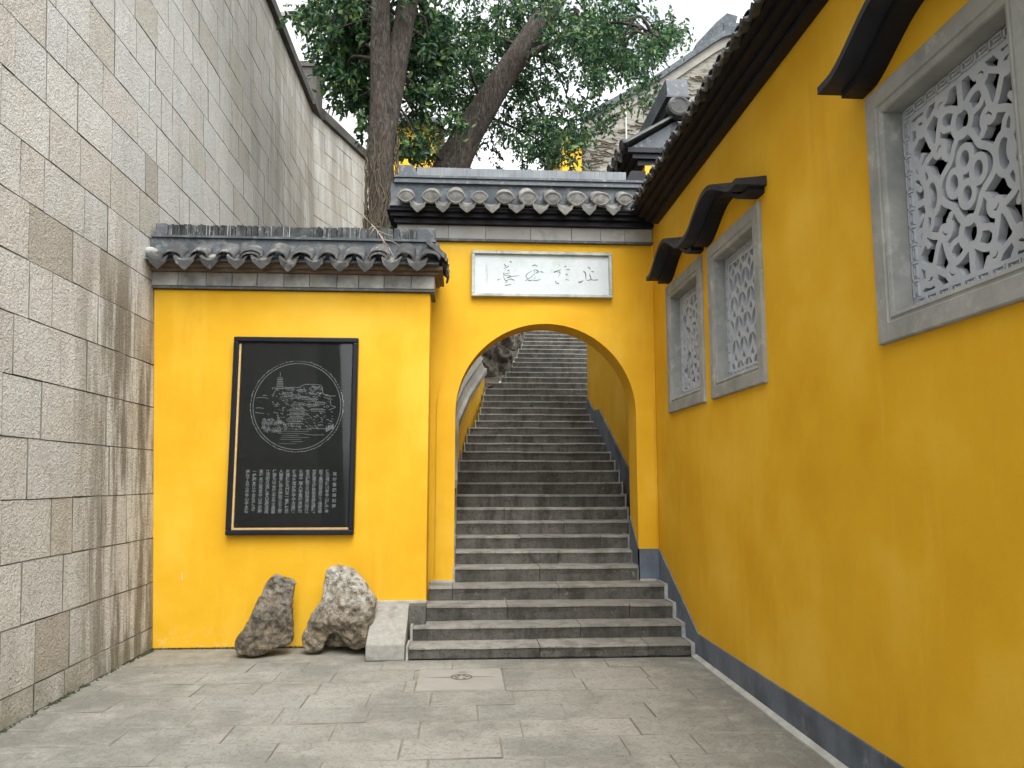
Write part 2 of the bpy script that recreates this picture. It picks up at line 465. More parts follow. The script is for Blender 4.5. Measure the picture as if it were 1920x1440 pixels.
# ------------------------------------------------------------------ mesh helpers
class MB:
    def __init__(self):
        self.v = []; self.f = []; self.mi = []
    def add(self, verts, faces, mi=0):
        n = len(self.v)
        self.v += [tuple(p) for p in verts]
        self.f += [tuple(i + n for i in f) for f in faces]
        self.mi += [mi] * len(faces)
    def box(self, x0, x1, y0, y1, z0, z1, mi=0, top=None):
        v = [(x0, y0, z0), (x1, y0, z0), (x1, y1, z0), (x0, y1, z0), (x0, y0, z1), (x1, y0, z1), (x1, y1, z1), (x0, y1, z1)]
        n = len(self.v)
        self.v += v
        fs = [(0, 3, 2, 1), (4, 5, 6, 7), (0, 1, 5, 4), (1, 2, 6, 5), (2, 3, 7, 6), (3, 0, 4, 7)]
        self.f += [tuple(i + n for i in f) for f in fs]
        self.mi += [mi, mi if top is None else top, mi, mi, mi, mi]
    def prism(self, prof, axis, a0, a1, mi=0):
        """closed 2D profile extruded along an axis: 'x' takes (y,z), 'y' takes (x,z)"""
        k = len(prof)
        def P(p, a):
            return (a, p[0], p[1]) if axis == 'x' else (p[0], a, p[1])
        vs = [P(p, a0) for p in prof] + [P(p, a1) for p in prof]
        fs = [tuple(range(k)), tuple(range(2 * k - 1, k - 1, -1))]
        fs += [(i, i + k, (i + 1) % k + k, (i + 1) % k) for i in range(k)]
        self.add(vs, fs, mi)
    def tube(self, pts, rad, sides=8, mi=0, cap=True, wob=0.0):
        pts = [Vector(p) for p in pts]
        n0 = len(self.v)
        ref = Vector((0.13, 0.9, 0.2)).normalized()
        for i, p in enumerate(pts):
            t = (pts[min(i + 1, len(pts) - 1)] - pts[max(i - 1, 0)])
            if t.length < 1e-9:
                t = Vector((0, 0, 1))
            t.normalize()
            a = t.cross(ref)
            if a.length < 1e-3:
                a = t.cross(Vector((1, 0, 0)))
            a.normalize()
            b = t.cross(a)
            r = rad[i] if hasattr(rad, '__len__') else rad
            for k in range(sides):
                an = 2 * math.pi * k / sides
                rr = r
                if wob:
                    rr *= 1 + wob * mnoise.noise(Vector((math.cos(an) * 1.7 + p.x, math.sin(an) * 1.7 + p.y, p.z * 0.9))) + wob * 0.6 * mnoise.noise(Vector((math.cos(an) * 4, math.sin(an) * 4, p.z * 1.3 + 9)))
                self.v.append(tuple(p + a * (math.cos(an) * rr) + b * (math.sin(an) * rr)))
        for i in range(len(pts) - 1):
            for k in range(sides):
                q = n0 + i * sides
                self.f.append((q + k, q + (k + 1) % sides, q + sides + (k + 1) % sides, q + sides + k))
                self.mi.append(mi)
        if cap:
            self.f.append(tuple(n0 + k for k in range(sides))[::-1]); self.mi.append(mi)
            q = n0 + (len(pts) - 1) * sides
            self.f.append(tuple(q + k for k in range(sides))); self.mi.append(mi)
    def mesh(self, name, mats, smooth=False):
        me = bpy.data.meshes.new(name)
        me.from_pydata(self.v, [], self.f)
        if not isinstance(mats, (list, tuple)):
            mats = [mats]
        for m in mats:
            me.materials.append(m)
        if len(mats) > 1:
            me.polygons.foreach_set('material_index', self.mi)
        if smooth:
            me.polygons.foreach_set('use_smooth', [True] * len(me.polygons))
        me.validate()
        me.update()
        return me

ORIG = {}
def link(name, me, parent=None, loc=(0, 0, 0), rot=None, scale=None):
    o = bpy.data.objects.new(name, me)
    COL.objects.link(o)
    o.location = loc
    if rot:
        o.rotation_euler = rot
    if scale:
        o.scale = scale
    if parent is not None:
        o.parent = parent
        o.matrix_parent_inverse = Matrix.Translation(-Vector(ORIG.get(parent.name, (0, 0, 0))))
    return o

def part(name, mb, mats, parent, smooth=False, kind=None, label=None):
    o = link(name, mb.mesh(name, mats, smooth), parent)
    if kind:
        o['kind'] = kind
    if label:
        o['label'] = label
    return o

def tag(o, label, cat, group=None):
    o['label'] = label
    o['category'] = cat
    if group:
        o['group'] = group
    return o

def thing(name, label, cat, loc=(0, 0, 0), group=None):
    o = bpy.data.objects.new(name, None)
    o.empty_display_size = 0.2
    COL.objects.link(o)
    o.location = loc
    ORIG[o.name] = loc
    return tag(o, label, cat, group)

def bevel(o, w=0.006, seg=1, ang=40):
    b = o.modifiers.new('bevel', 'BEVEL')
    b.width = w
    b.segments = seg
    b.limit_method = 'ANGLE'
    b.angle_limit = R(ang)
    return o

def piece(name, w, d, h, ch, mat, top=None, seed=0, rough=0.0, edge=None):
    """one stone or tile: a box of w (x), d (y), h (z), its -y face outwards, chamfered there; origin at the centre of the outer face"""
    rr = random.Random(seed)
    j = lambda: rr.uniform(-rough, rough)
    mb = MB()
    x, z = w / 2, h / 2
    o = [(-x, 0, -z), (x, 0, -z), (x, 0, z), (-x, 0, z)]
    ring0 = [(p[0] * 1.0, d, p[2]) for p in o]
    ring1 = [(p[0] + j(), ch + j() * .3, p[2] + j()) for p in o]
    ring2 = [(p[0] * (1 - 2 * ch / w) + j(), 0 + j() * .5, p[2] * (1 - 2 * ch / h) + j()) for p in o]
    v = ring0 + ring1 + ring2
    f = [(3, 2, 1, 0), (8, 9, 10, 11)]
    for a in (0, 4):
        for k in range(4):
            f.append((a + k, a + (k + 1) % 4, a + 4 + (k + 1) % 4, a + 4 + k))
    mb.add(v, f)
    mb.mi = [0, 0] + [1 if edge else 0] * 8
    return mb.mesh(name, [mat, edge] if edge else mat)

# ------------------------------------------------------------------ ground
XR = 2.34            # face of the yellow building on the right
GY = 9.20            # face of the gate wall
PY = 8.50            # face of the panel wall
BAT = 0.0515         # the granite wall leans back by this much per metre

gm = MB()
gm.box(-60, 60, -40, 90, -0.6, -0.010)
ground = link('ground', gm.mesh('ground', M['earthjoint']))
ground['kind'] = 'structure'
row_h = 0.385
y = 7.80
slab_cache = {}
rowi = 0
EMB = (-0.39, 0.37, 6.725, 7.43)
slab_stuff = MB()
while y > -5:
    y1 = y
    rh = row_h if rowi != 0 else 0.37
    y0 = y - rh
    x = -3.32 + rng.uniform(-0.5, 0.0)
    while x < 2.32:
        w = float(rng.choice([0.5, 0.6, 0.66, 0.72, 0.82]))
        if x + w > 2.1:
            w = max(2.325 - x, 0.2)
        xs = [(x, x + w)]
        # the carved slab replaces what would lie under it
        if y0 < EMB[3] - 0.01 and y1 > EMB[2] + 0.01:
            out = []
            for a, b in xs:
                if b <= EMB[0] or a >= EMB[1]:
                    out.append((a, b))
                else:
                    if a < EMB[0] - 0.06: out.append((a, EMB[0]))
                    if b > EMB[1] + 0.06: out.append((EMB[1], b))
            xs = out
        for a, b in xs:
            ww = b - a
            dz = float(rng.uniform(-0.0035, 0.0035))
            jn = 0.0028
            if y1 > 2.3:
                key = (round(ww, 3), round(rh, 3))
                if key not in slab_cache:
                    slab_cache[key] = piece('paving_slab', ww - 2 * jn, 0.06, rh - 2 * jn, 0.005, M['pave'], seed=int(ww * 1000), rough=0.004, edge=M['earthjoint'])
                # lying flat: its outer face (-y) turned upwards
                s = link('paving_slab', slab_cache[key], ground, ((a + b) / 2, (y0 + y1) / 2, dz), (R(-90), 0, 0))
                s.rotation_euler = (R(-90), float(rng.uniform(-0.002, 0.002)), float(rng.uniform(-0.003, 0.003)))
            else:
                slab_stuff.box(a + jn, b - jn, y0 + jn, y1 - jn, -0.05, dz)
        x += w
    y = y0
    rowi += 1
part('paving', slab_stuff, M['pave'], ground, kind='stuff')
# slab with the carved roundel
es = piece('roundel_slab', EMB[1] - EMB[0] - 0.012, 0.06, EMB[3] - EMB[2] - 0.012, 0.005, simple('smooth_slab', (0.235, 0.232, 0.208), (0.29, 0.285, 0.255), 3, 0.8, 0.3, 0.004, 50), seed=5, rough=0.002)
ro = link('paving_slab', es, ground, ((EMB[0] + EMB[1]) / 2, (EMB[2] + EMB[3]) / 2, 0.006), (R(-90), 0, 0))
ro['label'] = 'smooth paving slab carved with a ringed leaf emblem'
em = MB()
ecx, ecy, ez = 0.0, 7.12, 0.0085
def flat_ring(mb, cx, cy, z, r0, r1, n=32):
    v = []
    for k in range(n):
        a = 2 * math.pi * k / n
        v += [(cx + r0 * math.cos(a), cy + r0 * math.sin(a), z), (cx + r1 * math.cos(a), cy + r1 * math.sin(a), z)]
    mb.add(v, [(2 * k, 2 * k + 1, (2 * k + 3) % (2 * n), (2 * k + 2) % (2 * n)) for k in range(n)])
flat_ring(em, ecx, ecy, ez, 0.083, 0.098)
def flat_leaf(mb, cx, cy, z, a, l0, l1, w):
    d = (math.cos(a), math.sin(a)); n_ = (-d[1], d[0]); m_ = (l0 + l1) / 2
    pts = [(cx + d[0] * l0, cy + d[1] * l0, z), (cx + d[0] * m_ + n_[0] * w, cy + d[1] * m_ + n_[1] * w, z), (cx + d[0] * l1, cy + d[1] * l1, z), (cx + d[0] * m_ - n_[0] * w, cy + d[1] * m_ - n_[1] * w, z)]
    mb.add(pts, [(0, 3, 2, 1)])
for a in (0.25, 1.15, 2.0, 2.9, 3.9, 5.2):
    flat_leaf(em, ecx, ecy, ez + 0.0006, a, 0.028, 0.080, 0.016)
em.add([(-0.335, 7.1185, ez), (-0.10, 7.111, ez), (-0.10, 7.124, ez), (-0.335, 7.1215, ez)], [(0, 1, 2, 3)])
em.add([(0.10, 7.113, ez), (0.30, 7.1185, ez), (0.30, 7.1215, ez), (0.10, 7.124, ez)], [(0, 1, 2, 3)])
em.add([(-0.03, 7.285, ez), (0.04, 7.285, ez), (0.04, 7.303, ez), (-0.03, 7.299, ez)], [(0, 1, 2, 3)])
part('roundel_emblem', em, simple('carved_groove', (0.07, 0.066, 0.05), (0.12, 0.115, 0.09), 30, 0.95, 0), ground)

# earth bank that carries the trees beside the stairs
bk = MB()
nx_, ny_ = 14, 34
for j in range(ny_ + 1):
    for i in range(nx_ + 1):
        yy = 9.55 + 17 * j / ny_
        xl, xrr = -4.6, float(np.interp(yy, [9.5, 11.5, 13.1, 15.3, 15.55, 16.0, 19.0, 26.5], [-0.3, -0.3, -0.12, 0.25, 0.72, 0.86, 1.50, 2.2]))
        xx = xl + (xrr - xl) * i / nx_
        zz = 1.35 + (yy - 9.6) * 0.40 + 0.16 * mnoise.noise(Vector((xx * 0.9, yy * 0.9, 3)))
        bk.v.append((xx, yy, zz))
for j in range(ny_):
    for i in range(nx_):
        q = j * (nx_ + 1) + i
        bk.f.append((q, q + 1, q + nx_ + 2, q + nx_ + 1)); bk.mi.append(0)
bank = link('hillside', bk.mesh('hillside', M['soil'], True))
bank['kind'] = 'structure'

# ------------------------------------------------------------------ tall granite wall on the left
sw = thing('stone_wall', 'tall leaning granite block wall with dark coping along the lane', 'wall', (-3.22, 7, 0))
def wx(z):
    return -3.22 - BAT * z
TOPZ = 10.72
core = MB()
Y0, YK = -5.0, 18.13
core.prism([(wx(-0.3) - 0.022, -0.3), (wx(TOPZ) - 0.022, TOPZ), (wx(TOPZ) - 1.2, TOPZ), (wx(TOPZ) - 1.2, -0.3)], 'y', Y0, YK)
TH = R(18)
dk = Vector((math.sin(TH), math.cos(TH), 0)); nk = Vector((math.cos(TH), -math.sin(TH), 0))
kx = Vector((wx(TOPZ), YK, 0))
def seg2(u, z, off=0.0):
    p = kx + dk * u + nk * (BAT * (TOPZ - z) + off)
    return (p.x, p.y, z)
L2 = 9.0
va = [seg2(-0.3, -0.3, -0.022), seg2(L2, -0.3, -0.022), seg2(L2, TOPZ, -0.022), seg2(-0.3, TOPZ, -0.022), seg2(-0.3, -0.3, -1.0), seg2(L2, -0.3, -1.0), seg2(L2, TOPZ, -1.0), seg2(-0.3, TOPZ, -1.0)]
core.add(va, [(0, 1, 2, 3), (1, 5, 6, 2), (3, 2, 6, 7), (0, 4, 5, 1), (0, 3, 7, 4)])
part('wall_core', core, M['joint'], sw)

blocks = []      # (y0, y1, z0, z1)
zc = 0.215
courses = [(0.0, 0.215)]
while zc < TOPZ - 0.1:
    h = 0.462 if zc < TOPZ - 0.6 else TOPZ - zc
    courses.append((zc, zc + h)); zc += h
for ci, (z0, z1) in enumerate(courses):
    yy = YK - 0.002
    first = True
    while yy > -1.0:
        w = float(rng.choice([0.34, 0.45, 0.52, 0.60, 0.68, 0.80], p=[.12, .18, .22, .24, .16, .08]))
        if first and ci % 2:
            w *= 0.55
        first = False
        blocks.append((yy - w, yy, z0, z1)); yy -= w
def seen_px(b):
    y_ = (b[0] + b[1]) / 2; z_ = (b[2] + b[3]) / 2
    if b[0] < 3.6 + max(0, (z_ - 3.0)) * 0.35: return 0
    if z_ < 3.9 and b[0] > PY: return 0
    d = math.sqrt(y_ ** 2 + (z_ - 1.75) ** 2 + 10)
    ele = (z_ - 1.75) / max(y_, 0.1)
    if ele > 0.70 or ele < -0.45: return 0
    return (b[1] - b[0]) * (b[3] - b[2]) * 3.3 / d ** 3
order = sorted(range(len(blocks)), key=lambda i: -seen_px(blocks[i]))
singles = set(i for i in order[:300] if seen_px(blocks[i]) > 0)
bcache = {}
mass = MB()
for i, (y0, y1, z0, z1) in enumerate(blocks):
    w, h = y1 - y0, z1 - z0
    zm, ym = (z0 + z1) / 2, (y0 + y1) / 2
    proud = float(rng.uniform(-0.002, 0.004))
    if i in singles:
        var = int(rng.integers(0, 3))
        key = (round(w, 3), round(h, 3), var)
        if key not in bcache:
            bcache[key] = piece('stone_block', w - 0.004, 0.12, h - 0.003, 0.0042, M['stone'], seed=int(w * 1000 + h * 77 + var * 13), rough=0.0035, edge=M['edge'])
        # its -y face turned to +x, then leaned back with the wall
        ob = link('stone_block', bcache[key], sw, (wx(zm) + proud, ym, zm))
        ob.rotation_euler = (Matrix.Rotation(-BAT, 4, 'Y') @ Matrix.Rotation(R(90), 4, 'Z')).to_euler()
    else:
        a, b = wx(z0) + proud, wx(z1) + proud
        g_ = 0.005
        v = [(a, y0 + g_, z0 + g_), (a, y1 - g_, z0 + g_), (b, y1 - g_, z1 - g_), (b, y0 + g_, z1 - g_)]
        v2 = [(p[0] - 0.04, p[1], p[2]) for p in v]
        mass.add(v + v2, [(0, 1, 2, 3), (0, 4, 5, 1), (1, 5, 6, 2), (2, 6, 7, 3), (3, 7, 4, 0)])
for z0, z1 in courses:
    u = 0.003 - float(rng.uniform(0, 0.4))
    while u < L2:
        w = float(rng.choice([0.45, 0.6, 0.75, 0.9]))
        pr = float(rng.uniform(-0.004, 0.007)); g_ = 0.006
        u0 = max(u, 0.004)
        v = [seg2(u0 + g_, z0 + g_, pr), seg2(u + w - g_, z0 + g_, pr), seg2(u + w - g_, z1 - g_, pr), seg2(u0 + g_, z1 - g_, pr)]
        v2 = [seg2(u0 + g_, z0 + g_, pr - 0.04), seg2(u + w - g_, z0 + g_, pr - 0.04), seg2(u + w - g_, z1 - g_, pr - 0.04), seg2(u0 + g_, z1 - g_, pr - 0.04)]
        mass.add(v + v2, [(0, 1, 2, 3), (0, 4, 5, 1), (1, 5, 6, 2), (2, 6, 7, 3), (3, 7, 4, 0)])
        u += w
part('stonework', mass, M['stone'], sw, kind='stuff')
mo_ = MB()
for k in range(420):
    y_ = float(rng.uniform(2.5, 8.48)); sz = float(rng.uniform(0.006, 0.022)) * (1.3 if mnoise.noise(Vector((y_ * 1.7, 0, 0))) > 0 else 0.6)
    x_ = wx(0) + 0.006 + float(rng.uniform(0, 0.03)); 
    mo_.add([(x_ - sz, y_, 0), (x_, y_ - sz, 0), (x_ + sz, y_, 0), (x_, y_ + sz, 0), (x_, y_, sz * 0.9)], [(0, 1, 4), (1, 2, 4), (2, 3, 4), (3, 0, 4)])
for k in range(150):
    x_ = float(rng.uniform(-3.2, -0.95)); sz = float(rng.uniform(0.004, 0.013)); y_ = PY - 0.005 - float(rng.uniform(0, 0.012))
    mo_.add([(x_ - sz, y_, 0), (x_, y_ - sz, 0), (x_ + sz, y_, 0), (x_, y_ + sz, 0), (x_, y_, sz)], [(0, 1, 4), (1, 2, 4), (2, 3, 4), (3, 0, 4)])
mo_o = link('moss', mo_.mesh('moss', simple('green_moss', (0.018, 0.026, 0.014), (0.045, 0.055, 0.026), 12, 0.95, 0)))
mo_o['kind'] = 'stuff'
tag(mo_o, 'thin line of green moss along the foot of the walls', 'moss')
# coping in lengths
yy = Y0
while yy < YK - 0.1:
    l = min(1.6, YK - yy)
    c = MB()
    xa = wx(TOPZ)
    c.prism([(xa + 0.10, TOPZ + 0.003), (xa + 0.10, TOPZ + 0.20), (xa + 0.02, TOPZ + 0.34), (xa - 0.9, TOPZ + 0.42), (xa - 0.9, TOPZ + 0.003)], 'y', yy + 0.004, yy + l - 0.004)
    part('coping', c, M['coping'], sw)
    yy += l
u = 0.5
while u < L2 - 0.1:
    c = MB()
    pr = [(0.10, 0.003), (0.10, 0.22), (0.0, 0.34), (-0.8, 0.40), (-0.8, 0.003)]
    vs = []
    for uu in (u + 0.004, u + 1.49):
        vs += [tuple(Vector(seg2(uu, TOPZ, a)) + Vector((0, 0, b))) for a, b in pr]
    c.add(vs, [(0, 1, 2, 3, 4), (9, 8, 7, 6, 5)] + [(i, i + 5, (i + 1) % 5 + 5, (i + 1) % 5) for i in range(5)])
    part('coping', c, M['coping'], sw)
    u += 1.5
pc = MB()
pc.box(kx.x - 0.6, kx.x + 0.16, YK - 0.35, YK + 0.48, TOPZ + 0.004, TOPZ + 0.95)
pc.box(kx.x - 0.64, kx.x + 0.20, YK - 0.39, YK + 0.52, TOPZ + 0.953, TOPZ + 1.08)
part('corner_pier', pc, M['coping'], sw)

# ------------------------------------------------------------------ roof tiles of the wall caps
def cover_mesh(style, L, slope, mat, k_=1.0):
    """half-round cover tile: its open end at the origin, running back (+y) and up"""
    mb = MB()
    dy, dz = math.cos(slope), math.sin(slope)
    def arc(r, t, n=10, zs=0.8):
        return [(r * math.cos(math.pi * k / n), t * dy - r * zs * math.sin(math.pi * k / n) * dz * 0.3, t * dz + r * zs * math.sin(math.pi * k / n)) for k in range(n + 1)]
    def shell(r0, r1, t0, t1, zs=0.8, lift=0.0):
        n = 10
        A, B = arc(r1, t0, n, zs), arc(r1, t1, n, zs)
        a, b = arc(r0, t0, n, zs), arc(r0, t1, n, zs)
        vs = [(p[0], p[1], p[2] + lift) for p in A + B + a + b]
        k = n + 1
        fs = []
        for i in range(n):
            fs.append((i, i + k, i + 1 + k, i + 1))
            fs.append((2 * k + i, 2 * k + i + 1, 3 * k + i + 1, 3 * k + i))
            fs.append((i, i + 1, 2 * k + i + 1, 2 * k + i))
        mb.add(vs, fs)
    if style == 'disc':
        shell(0.075, 0.10, 0.0, L, 0.75)
        # eye-shaped end plate
        n = 12
        top = [(0.118 * math.cos(math.pi * k / n), 0.088 * math.sin(math.pi * k / n)) for k in range(n + 1)]
        bot = [(-0.118 + 0.236 * k / n, -0.072 * math.sin(math.pi * k / n) ** 0.9) for k in range(1, n)]
        pr = top + bot
        vs = [(x, -0.022 - (z) * 0.25, z) for x, z in pr] + [(x, 0.004 - z * 0.25, z) for x, z in pr]
        k = len(pr)
        c0 = len(vs)
        # raised lip: inset ring, sunk middle
        vs += [(x * 0.86, -0.030 - z * 0.21, z * 0.84) for x, z in pr] + [(x * 0.70, -0.020 - z * 0.18, z * 0.66 - 0.004) for x, z in pr] + [(0, -0.026, -0.01)]
        fs = [tuple(range(2 * k - 1, k - 1, -1))]
        for i in range(k):
            j = (i + 1) % k
            fs.append((i, i + k, j + k, j))
            fs.append((i, j, c0 + j, c0 + i))
            fs.append((c0 + i, c0 + j, c0 + k + j, c0 + k + i))
            fs.append((c0 + k + i, c0 + k + j, c0 + 2 * k))
        mb.add(vs, [f[::-1] for f in fs])
    elif style == 'double':
        shell(0.084, 0.100, 0.0, L, 0.62)
        shell(0.106, 0.121, 0.03, L, 0.66, 0.012)
    else:
        shell(0.092 * k_, 0.109 * k_, 0.0, L, 0.66)
    return mb.mesh('cover_tile', mat)

def drip_mesh(L, slope, mat, w=0.115, h=0.125):
    """trough tile with a pointed tongue"""
    mb = MB()
    dy, dz = math.cos(slope), math.sin(slope)
    n = 10
    def tro(t, off):
        return [(-w + 2 * w * k / n, t * dy, t * dz + off - 0.055 * math.sin(math.pi * k / n)) for k in range(n + 1)]
    A, B, a, b = tro(0, 0), tro(L, 0), tro(0, -0.016), tro(L, -0.016)
    k = n + 1
    fs = []
    for i in range(n):
        fs.append((i, i + 1, i + 1 + k, i + k)); fs.append((2 * k + i, 3 * k + i, 3 * k + i + 1, 2 * k + i + 1)); fs.append((i, 2 * k + i, 2 * k + i + 1, i + 1))
    mb.add(A + B + a + b, fs)
    top = [(-w + 2 * w * q / n, 0.004 - 0.055 * math.sin(math.pi * q / n)) for q in range(n + 1)]
    ts = [0.0, 0.12, 0.26, 0.40, 0.5, 0.60, 0.74, 0.88, 1.0]
    hs = [0.0, 0.52, 0.70, 0.90, 1.0, 0.90, 0.70, 0.52, 0.0]
    bot = [(w * 1.02 - 2.04 * w * t, 0.004 - h * hh) for t, hh in zip(ts, hs)][1:-1]
    pr = top + bot
    q = len(pr)
    vs = [(x, -0.020 - z * 0.22, z) for x, z in pr] + [(x, 0.0 - z * 0.22, z) for x, z in pr]
    fs = [tuple(range(q)), tuple(range(2 * q - 1, q - 1, -1))] + [(i, i + q, (i + 1) % q + q, (i + 1) % q) for i in range(q)]
    mb.add(vs, fs)
    return mb.mesh('drip_tile', mat)

def roof_run(parent, start, step, n, rotz, cover, drip, cz=0.0, dz=0.0, dout=0.0, jit=0.006, skip_last_drip=True):
    out = (math.sin(rotz), -math.cos(rotz))          # outward direction of the row
    st = Vector(step)
    for i in range(n):
        p = Vector(start) + st * i
        cm = cover[i % len(cover)] if isinstance(cover, list) else cover
        c = link('cover_tile', cm, parent, (p.x + rng.uniform(-jit, jit), p.y + rng.uniform(-jit, jit), p.z + cz + rng.uniform(-jit, jit)))
        c.scale = tuple(float(q) for q in rng.uniform(0.90, 1.08, 3))
        c.rotation_euler = (float(rng.uniform(-.07, .07)), float(rng.uniform(-.08, .08)), rotz + float(rng.uniform(-.05, .05)))
        if i == n - 1 and skip_last_drip:
            break
        q = p + st * 0.5
        d = link('drip_tile', drip, parent, (q.x + out[0] * dout + rng.uniform(-jit, jit), q.y + out[1] * dout + rng.uniform(-jit, jit), q.z + dz + rng.uniform(-jit, jit)))
        d.scale = tuple(float(q) for q in rng.uniform(0.92, 1.07, 3))
        d.rotation_euler = (float(rng.uniform(-.07, .07)), float(rng.uniform(-.06, .06)), rotz + float(rng.uniform(-.05, .05)))

# ------------------------------------------------------------------ panel wall (front, left)
pw = thing('garden_wall', 'lower yellow wall with tiled cap between the granite wall and the arch', 'wall', (-1.9, PY + 0.2, 0))
XL_, XR_ = -3.40, -0.385
w_ = MB()
nx = 1
w_.add([(wx(0) - 0.0, PY, 0.0), (XR_, PY, 0.0), (XR_, PY, 3.835), (wx(3.835), PY, 3.835), (wx(0), PY + 0.42, 0.0), (XR_, PY + 0.42, 0.0), (XR_, PY + 0.42, 3.835), (wx(3.835), PY + 0.42, 3.835)],
       [(0, 1, 2, 3), (1, 5, 6, 2), (5, 4, 7, 6), (3, 2, 6, 7), (0, 4, 5, 1), (0, 3, 7, 4)])
bevel(part('plaster_wall', w_, M['stucco'], pw), 0.012, 2)
sc_ = MB(); sc_.add([(-2.955, PY - 0.0015, 0.70), (-2.947, PY - 0.0015, 0.70), (-2.949, PY - 0.0015, 0.775), (-2.953, PY - 0.0015, 0.775)], [(0, 1, 2, 3)])
part('paint_scratch', sc_, M['marble'], pw)
mo = MB(); mo.box(XL_ - 0.03, XR_ + 0.045, PY - 0.05, PY + 0.47, 3.838, 3.862)
part('string_course', mo, M['slate'], pw)
fx = XL_ - 0.02
widths = [0.28, 0.30, 0.28, 0.27, 0.29, 0.28, 0.30, 0.24, 0.28, 0.30, 0.26]
s_ = (XR_ + 0.05 - fx) / sum(widths)
for wd in widths:
    w1 = wd * s_
    me = piece('frieze_brick', w1 - 0.005, 0.44, 0.150, 0.004, M['frieze'], seed=int(fx * 100), rough=0.0015)
    link('frieze_brick', me, pw, (fx + w1 / 2, PY - 0.06, 3.942))
    fx += w1
c = MB()
c.box(XL_ - 0.05, XR_ + 0.09, PY - 0.11, PY + 0.52, 4.020, 4.055)
c.box(XL_ - 0.05, XR_ + 0.14, PY - 0.17, PY + 0.58, 4.058, 4.098)
part('corbel_course', c, M['brown'], pw)
rb = MB()
rb.prism([(PY - 0.26, 4.10), (PY - 0.12, 4.20), (PY - 0.12, 4.381), (PY + 0.53, 4.381), (PY + 0.53, 4.20), (PY + 0.67, 4.10)], 'x', XL_ - 0.03, XR_ + 0.10)
part('cap_core', rb, M['ridge'], pw)
SL = R(40)
cov_p = [cover_mesh('plain', 0.20, SL, M['tile']), cover_mesh('plain', 0.20, SL, M['tile']), cover_mesh('double', 0.20, SL, M['tile'])]
drp_p = drip_mesh(0.20, SL, M['tile'], 0.108, 0.15)
roof_run(pw, (-3.13, PY - 0.30, 4.115), (0.2745, 0, 0.002), 11, 0, [cov_p[0], cov_p[0], cov_p[0], cov_p[2], cov_p[0]], drp_p, 0.0, 0.0, 0.03, 0.009, True)
for xx in (-3.265,):
    link('drip_tile', drp_p, pw, (xx, PY - 0.33, 4.12))
# tiles turning round the free end
end_c = cover_mesh('double', 0.30, SL, M['tile'])
for k, yy in enumerate((PY - 0.16, PY + 0.10, PY + 0.36)):
    e = link('cover_tile', end_c, pw, (XR_ + 0.19, yy, 4.125), (0, 0, R(90)))
end_d = drip_mesh(0.28, SL, M['tile'])
for yy in (PY - 0.03, PY + 0.23):
    link('drip_tile', end_d, pw, (XR_ + 0.195, yy, 4.13), (0, 0, R(90)))
rm = MB(); rm.box(XL_ - 0.02, XR_ + 0.06, PY - 0.15, PY + 0.56, 4.384, 4.410)
part('ridge_moulding', rm, M['ridge'], pw)
rt = MB()
x = XL_ + 0.13
while x < XR_ - 0.16:
    t = float(rng.uniform(0.018, 0.034))
    if -1.98 < x < -1.72:
        t = 0.25
        rt.box(-1.98, -1.72, PY - 0.07, PY + 0.40, 4.412, 4.546)
        x = -1.715
        continue
    h = 0.138 + float(rng.uniform(-0.006, 0.005)); o_ = float(rng.uniform(-0.012, 0.012)); lean = float(rng.uniform(-0.012, 0.012))
    v = [(x, PY - 0.08 + o_, 4.412), (x + t, PY - 0.08 + o_, 4.412), (x + t, PY + 0.4, 4.412), (x, PY + 0.4, 4.412)]
    v += [(p[0] + lean, p[1], 4.412 + h) for p in v]
    rt.add(v, [(0, 1, 5, 4), (1, 2, 6, 5), (2, 3, 7, 6), (3, 0, 4, 7), (4, 5, 6, 7)])
    x += t + 0.003
    if rng.uniform() < 0.2:
        rt.box(x, x + 0.007, PY - 0.072, PY + 0.39, 4.412, 4.412 + h * float(rng.uniform(0.93, 1.0)), 1)
        x += 0.009
part('ridge_tiles', rt, [M['ridge_dark'], M['frieze_pale']], pw, kind='stuff')
for xa, xb in ((XL_ + 0.0, XL_ + 0.127), (XR_ - 0.155, XR_ + 0.05)):
    e = MB(); e.box(xa, xb, PY - 0.10, PY + 0.415, 4.412, 4.558)
    bevel(part('ridge_end', e, M['ridge'], pw), 0.012)
ml = MB()
ml.box(-3.50, -3.31, PY - 0.27, PY - 0.05, 4.13, 4.27)
m_ = part('mortar_patch', ml, M['mortar'], pw)
m_.modifiers.new('s', 'SUBSURF').levels = 2
m_.modifiers['s'].render_levels = 2

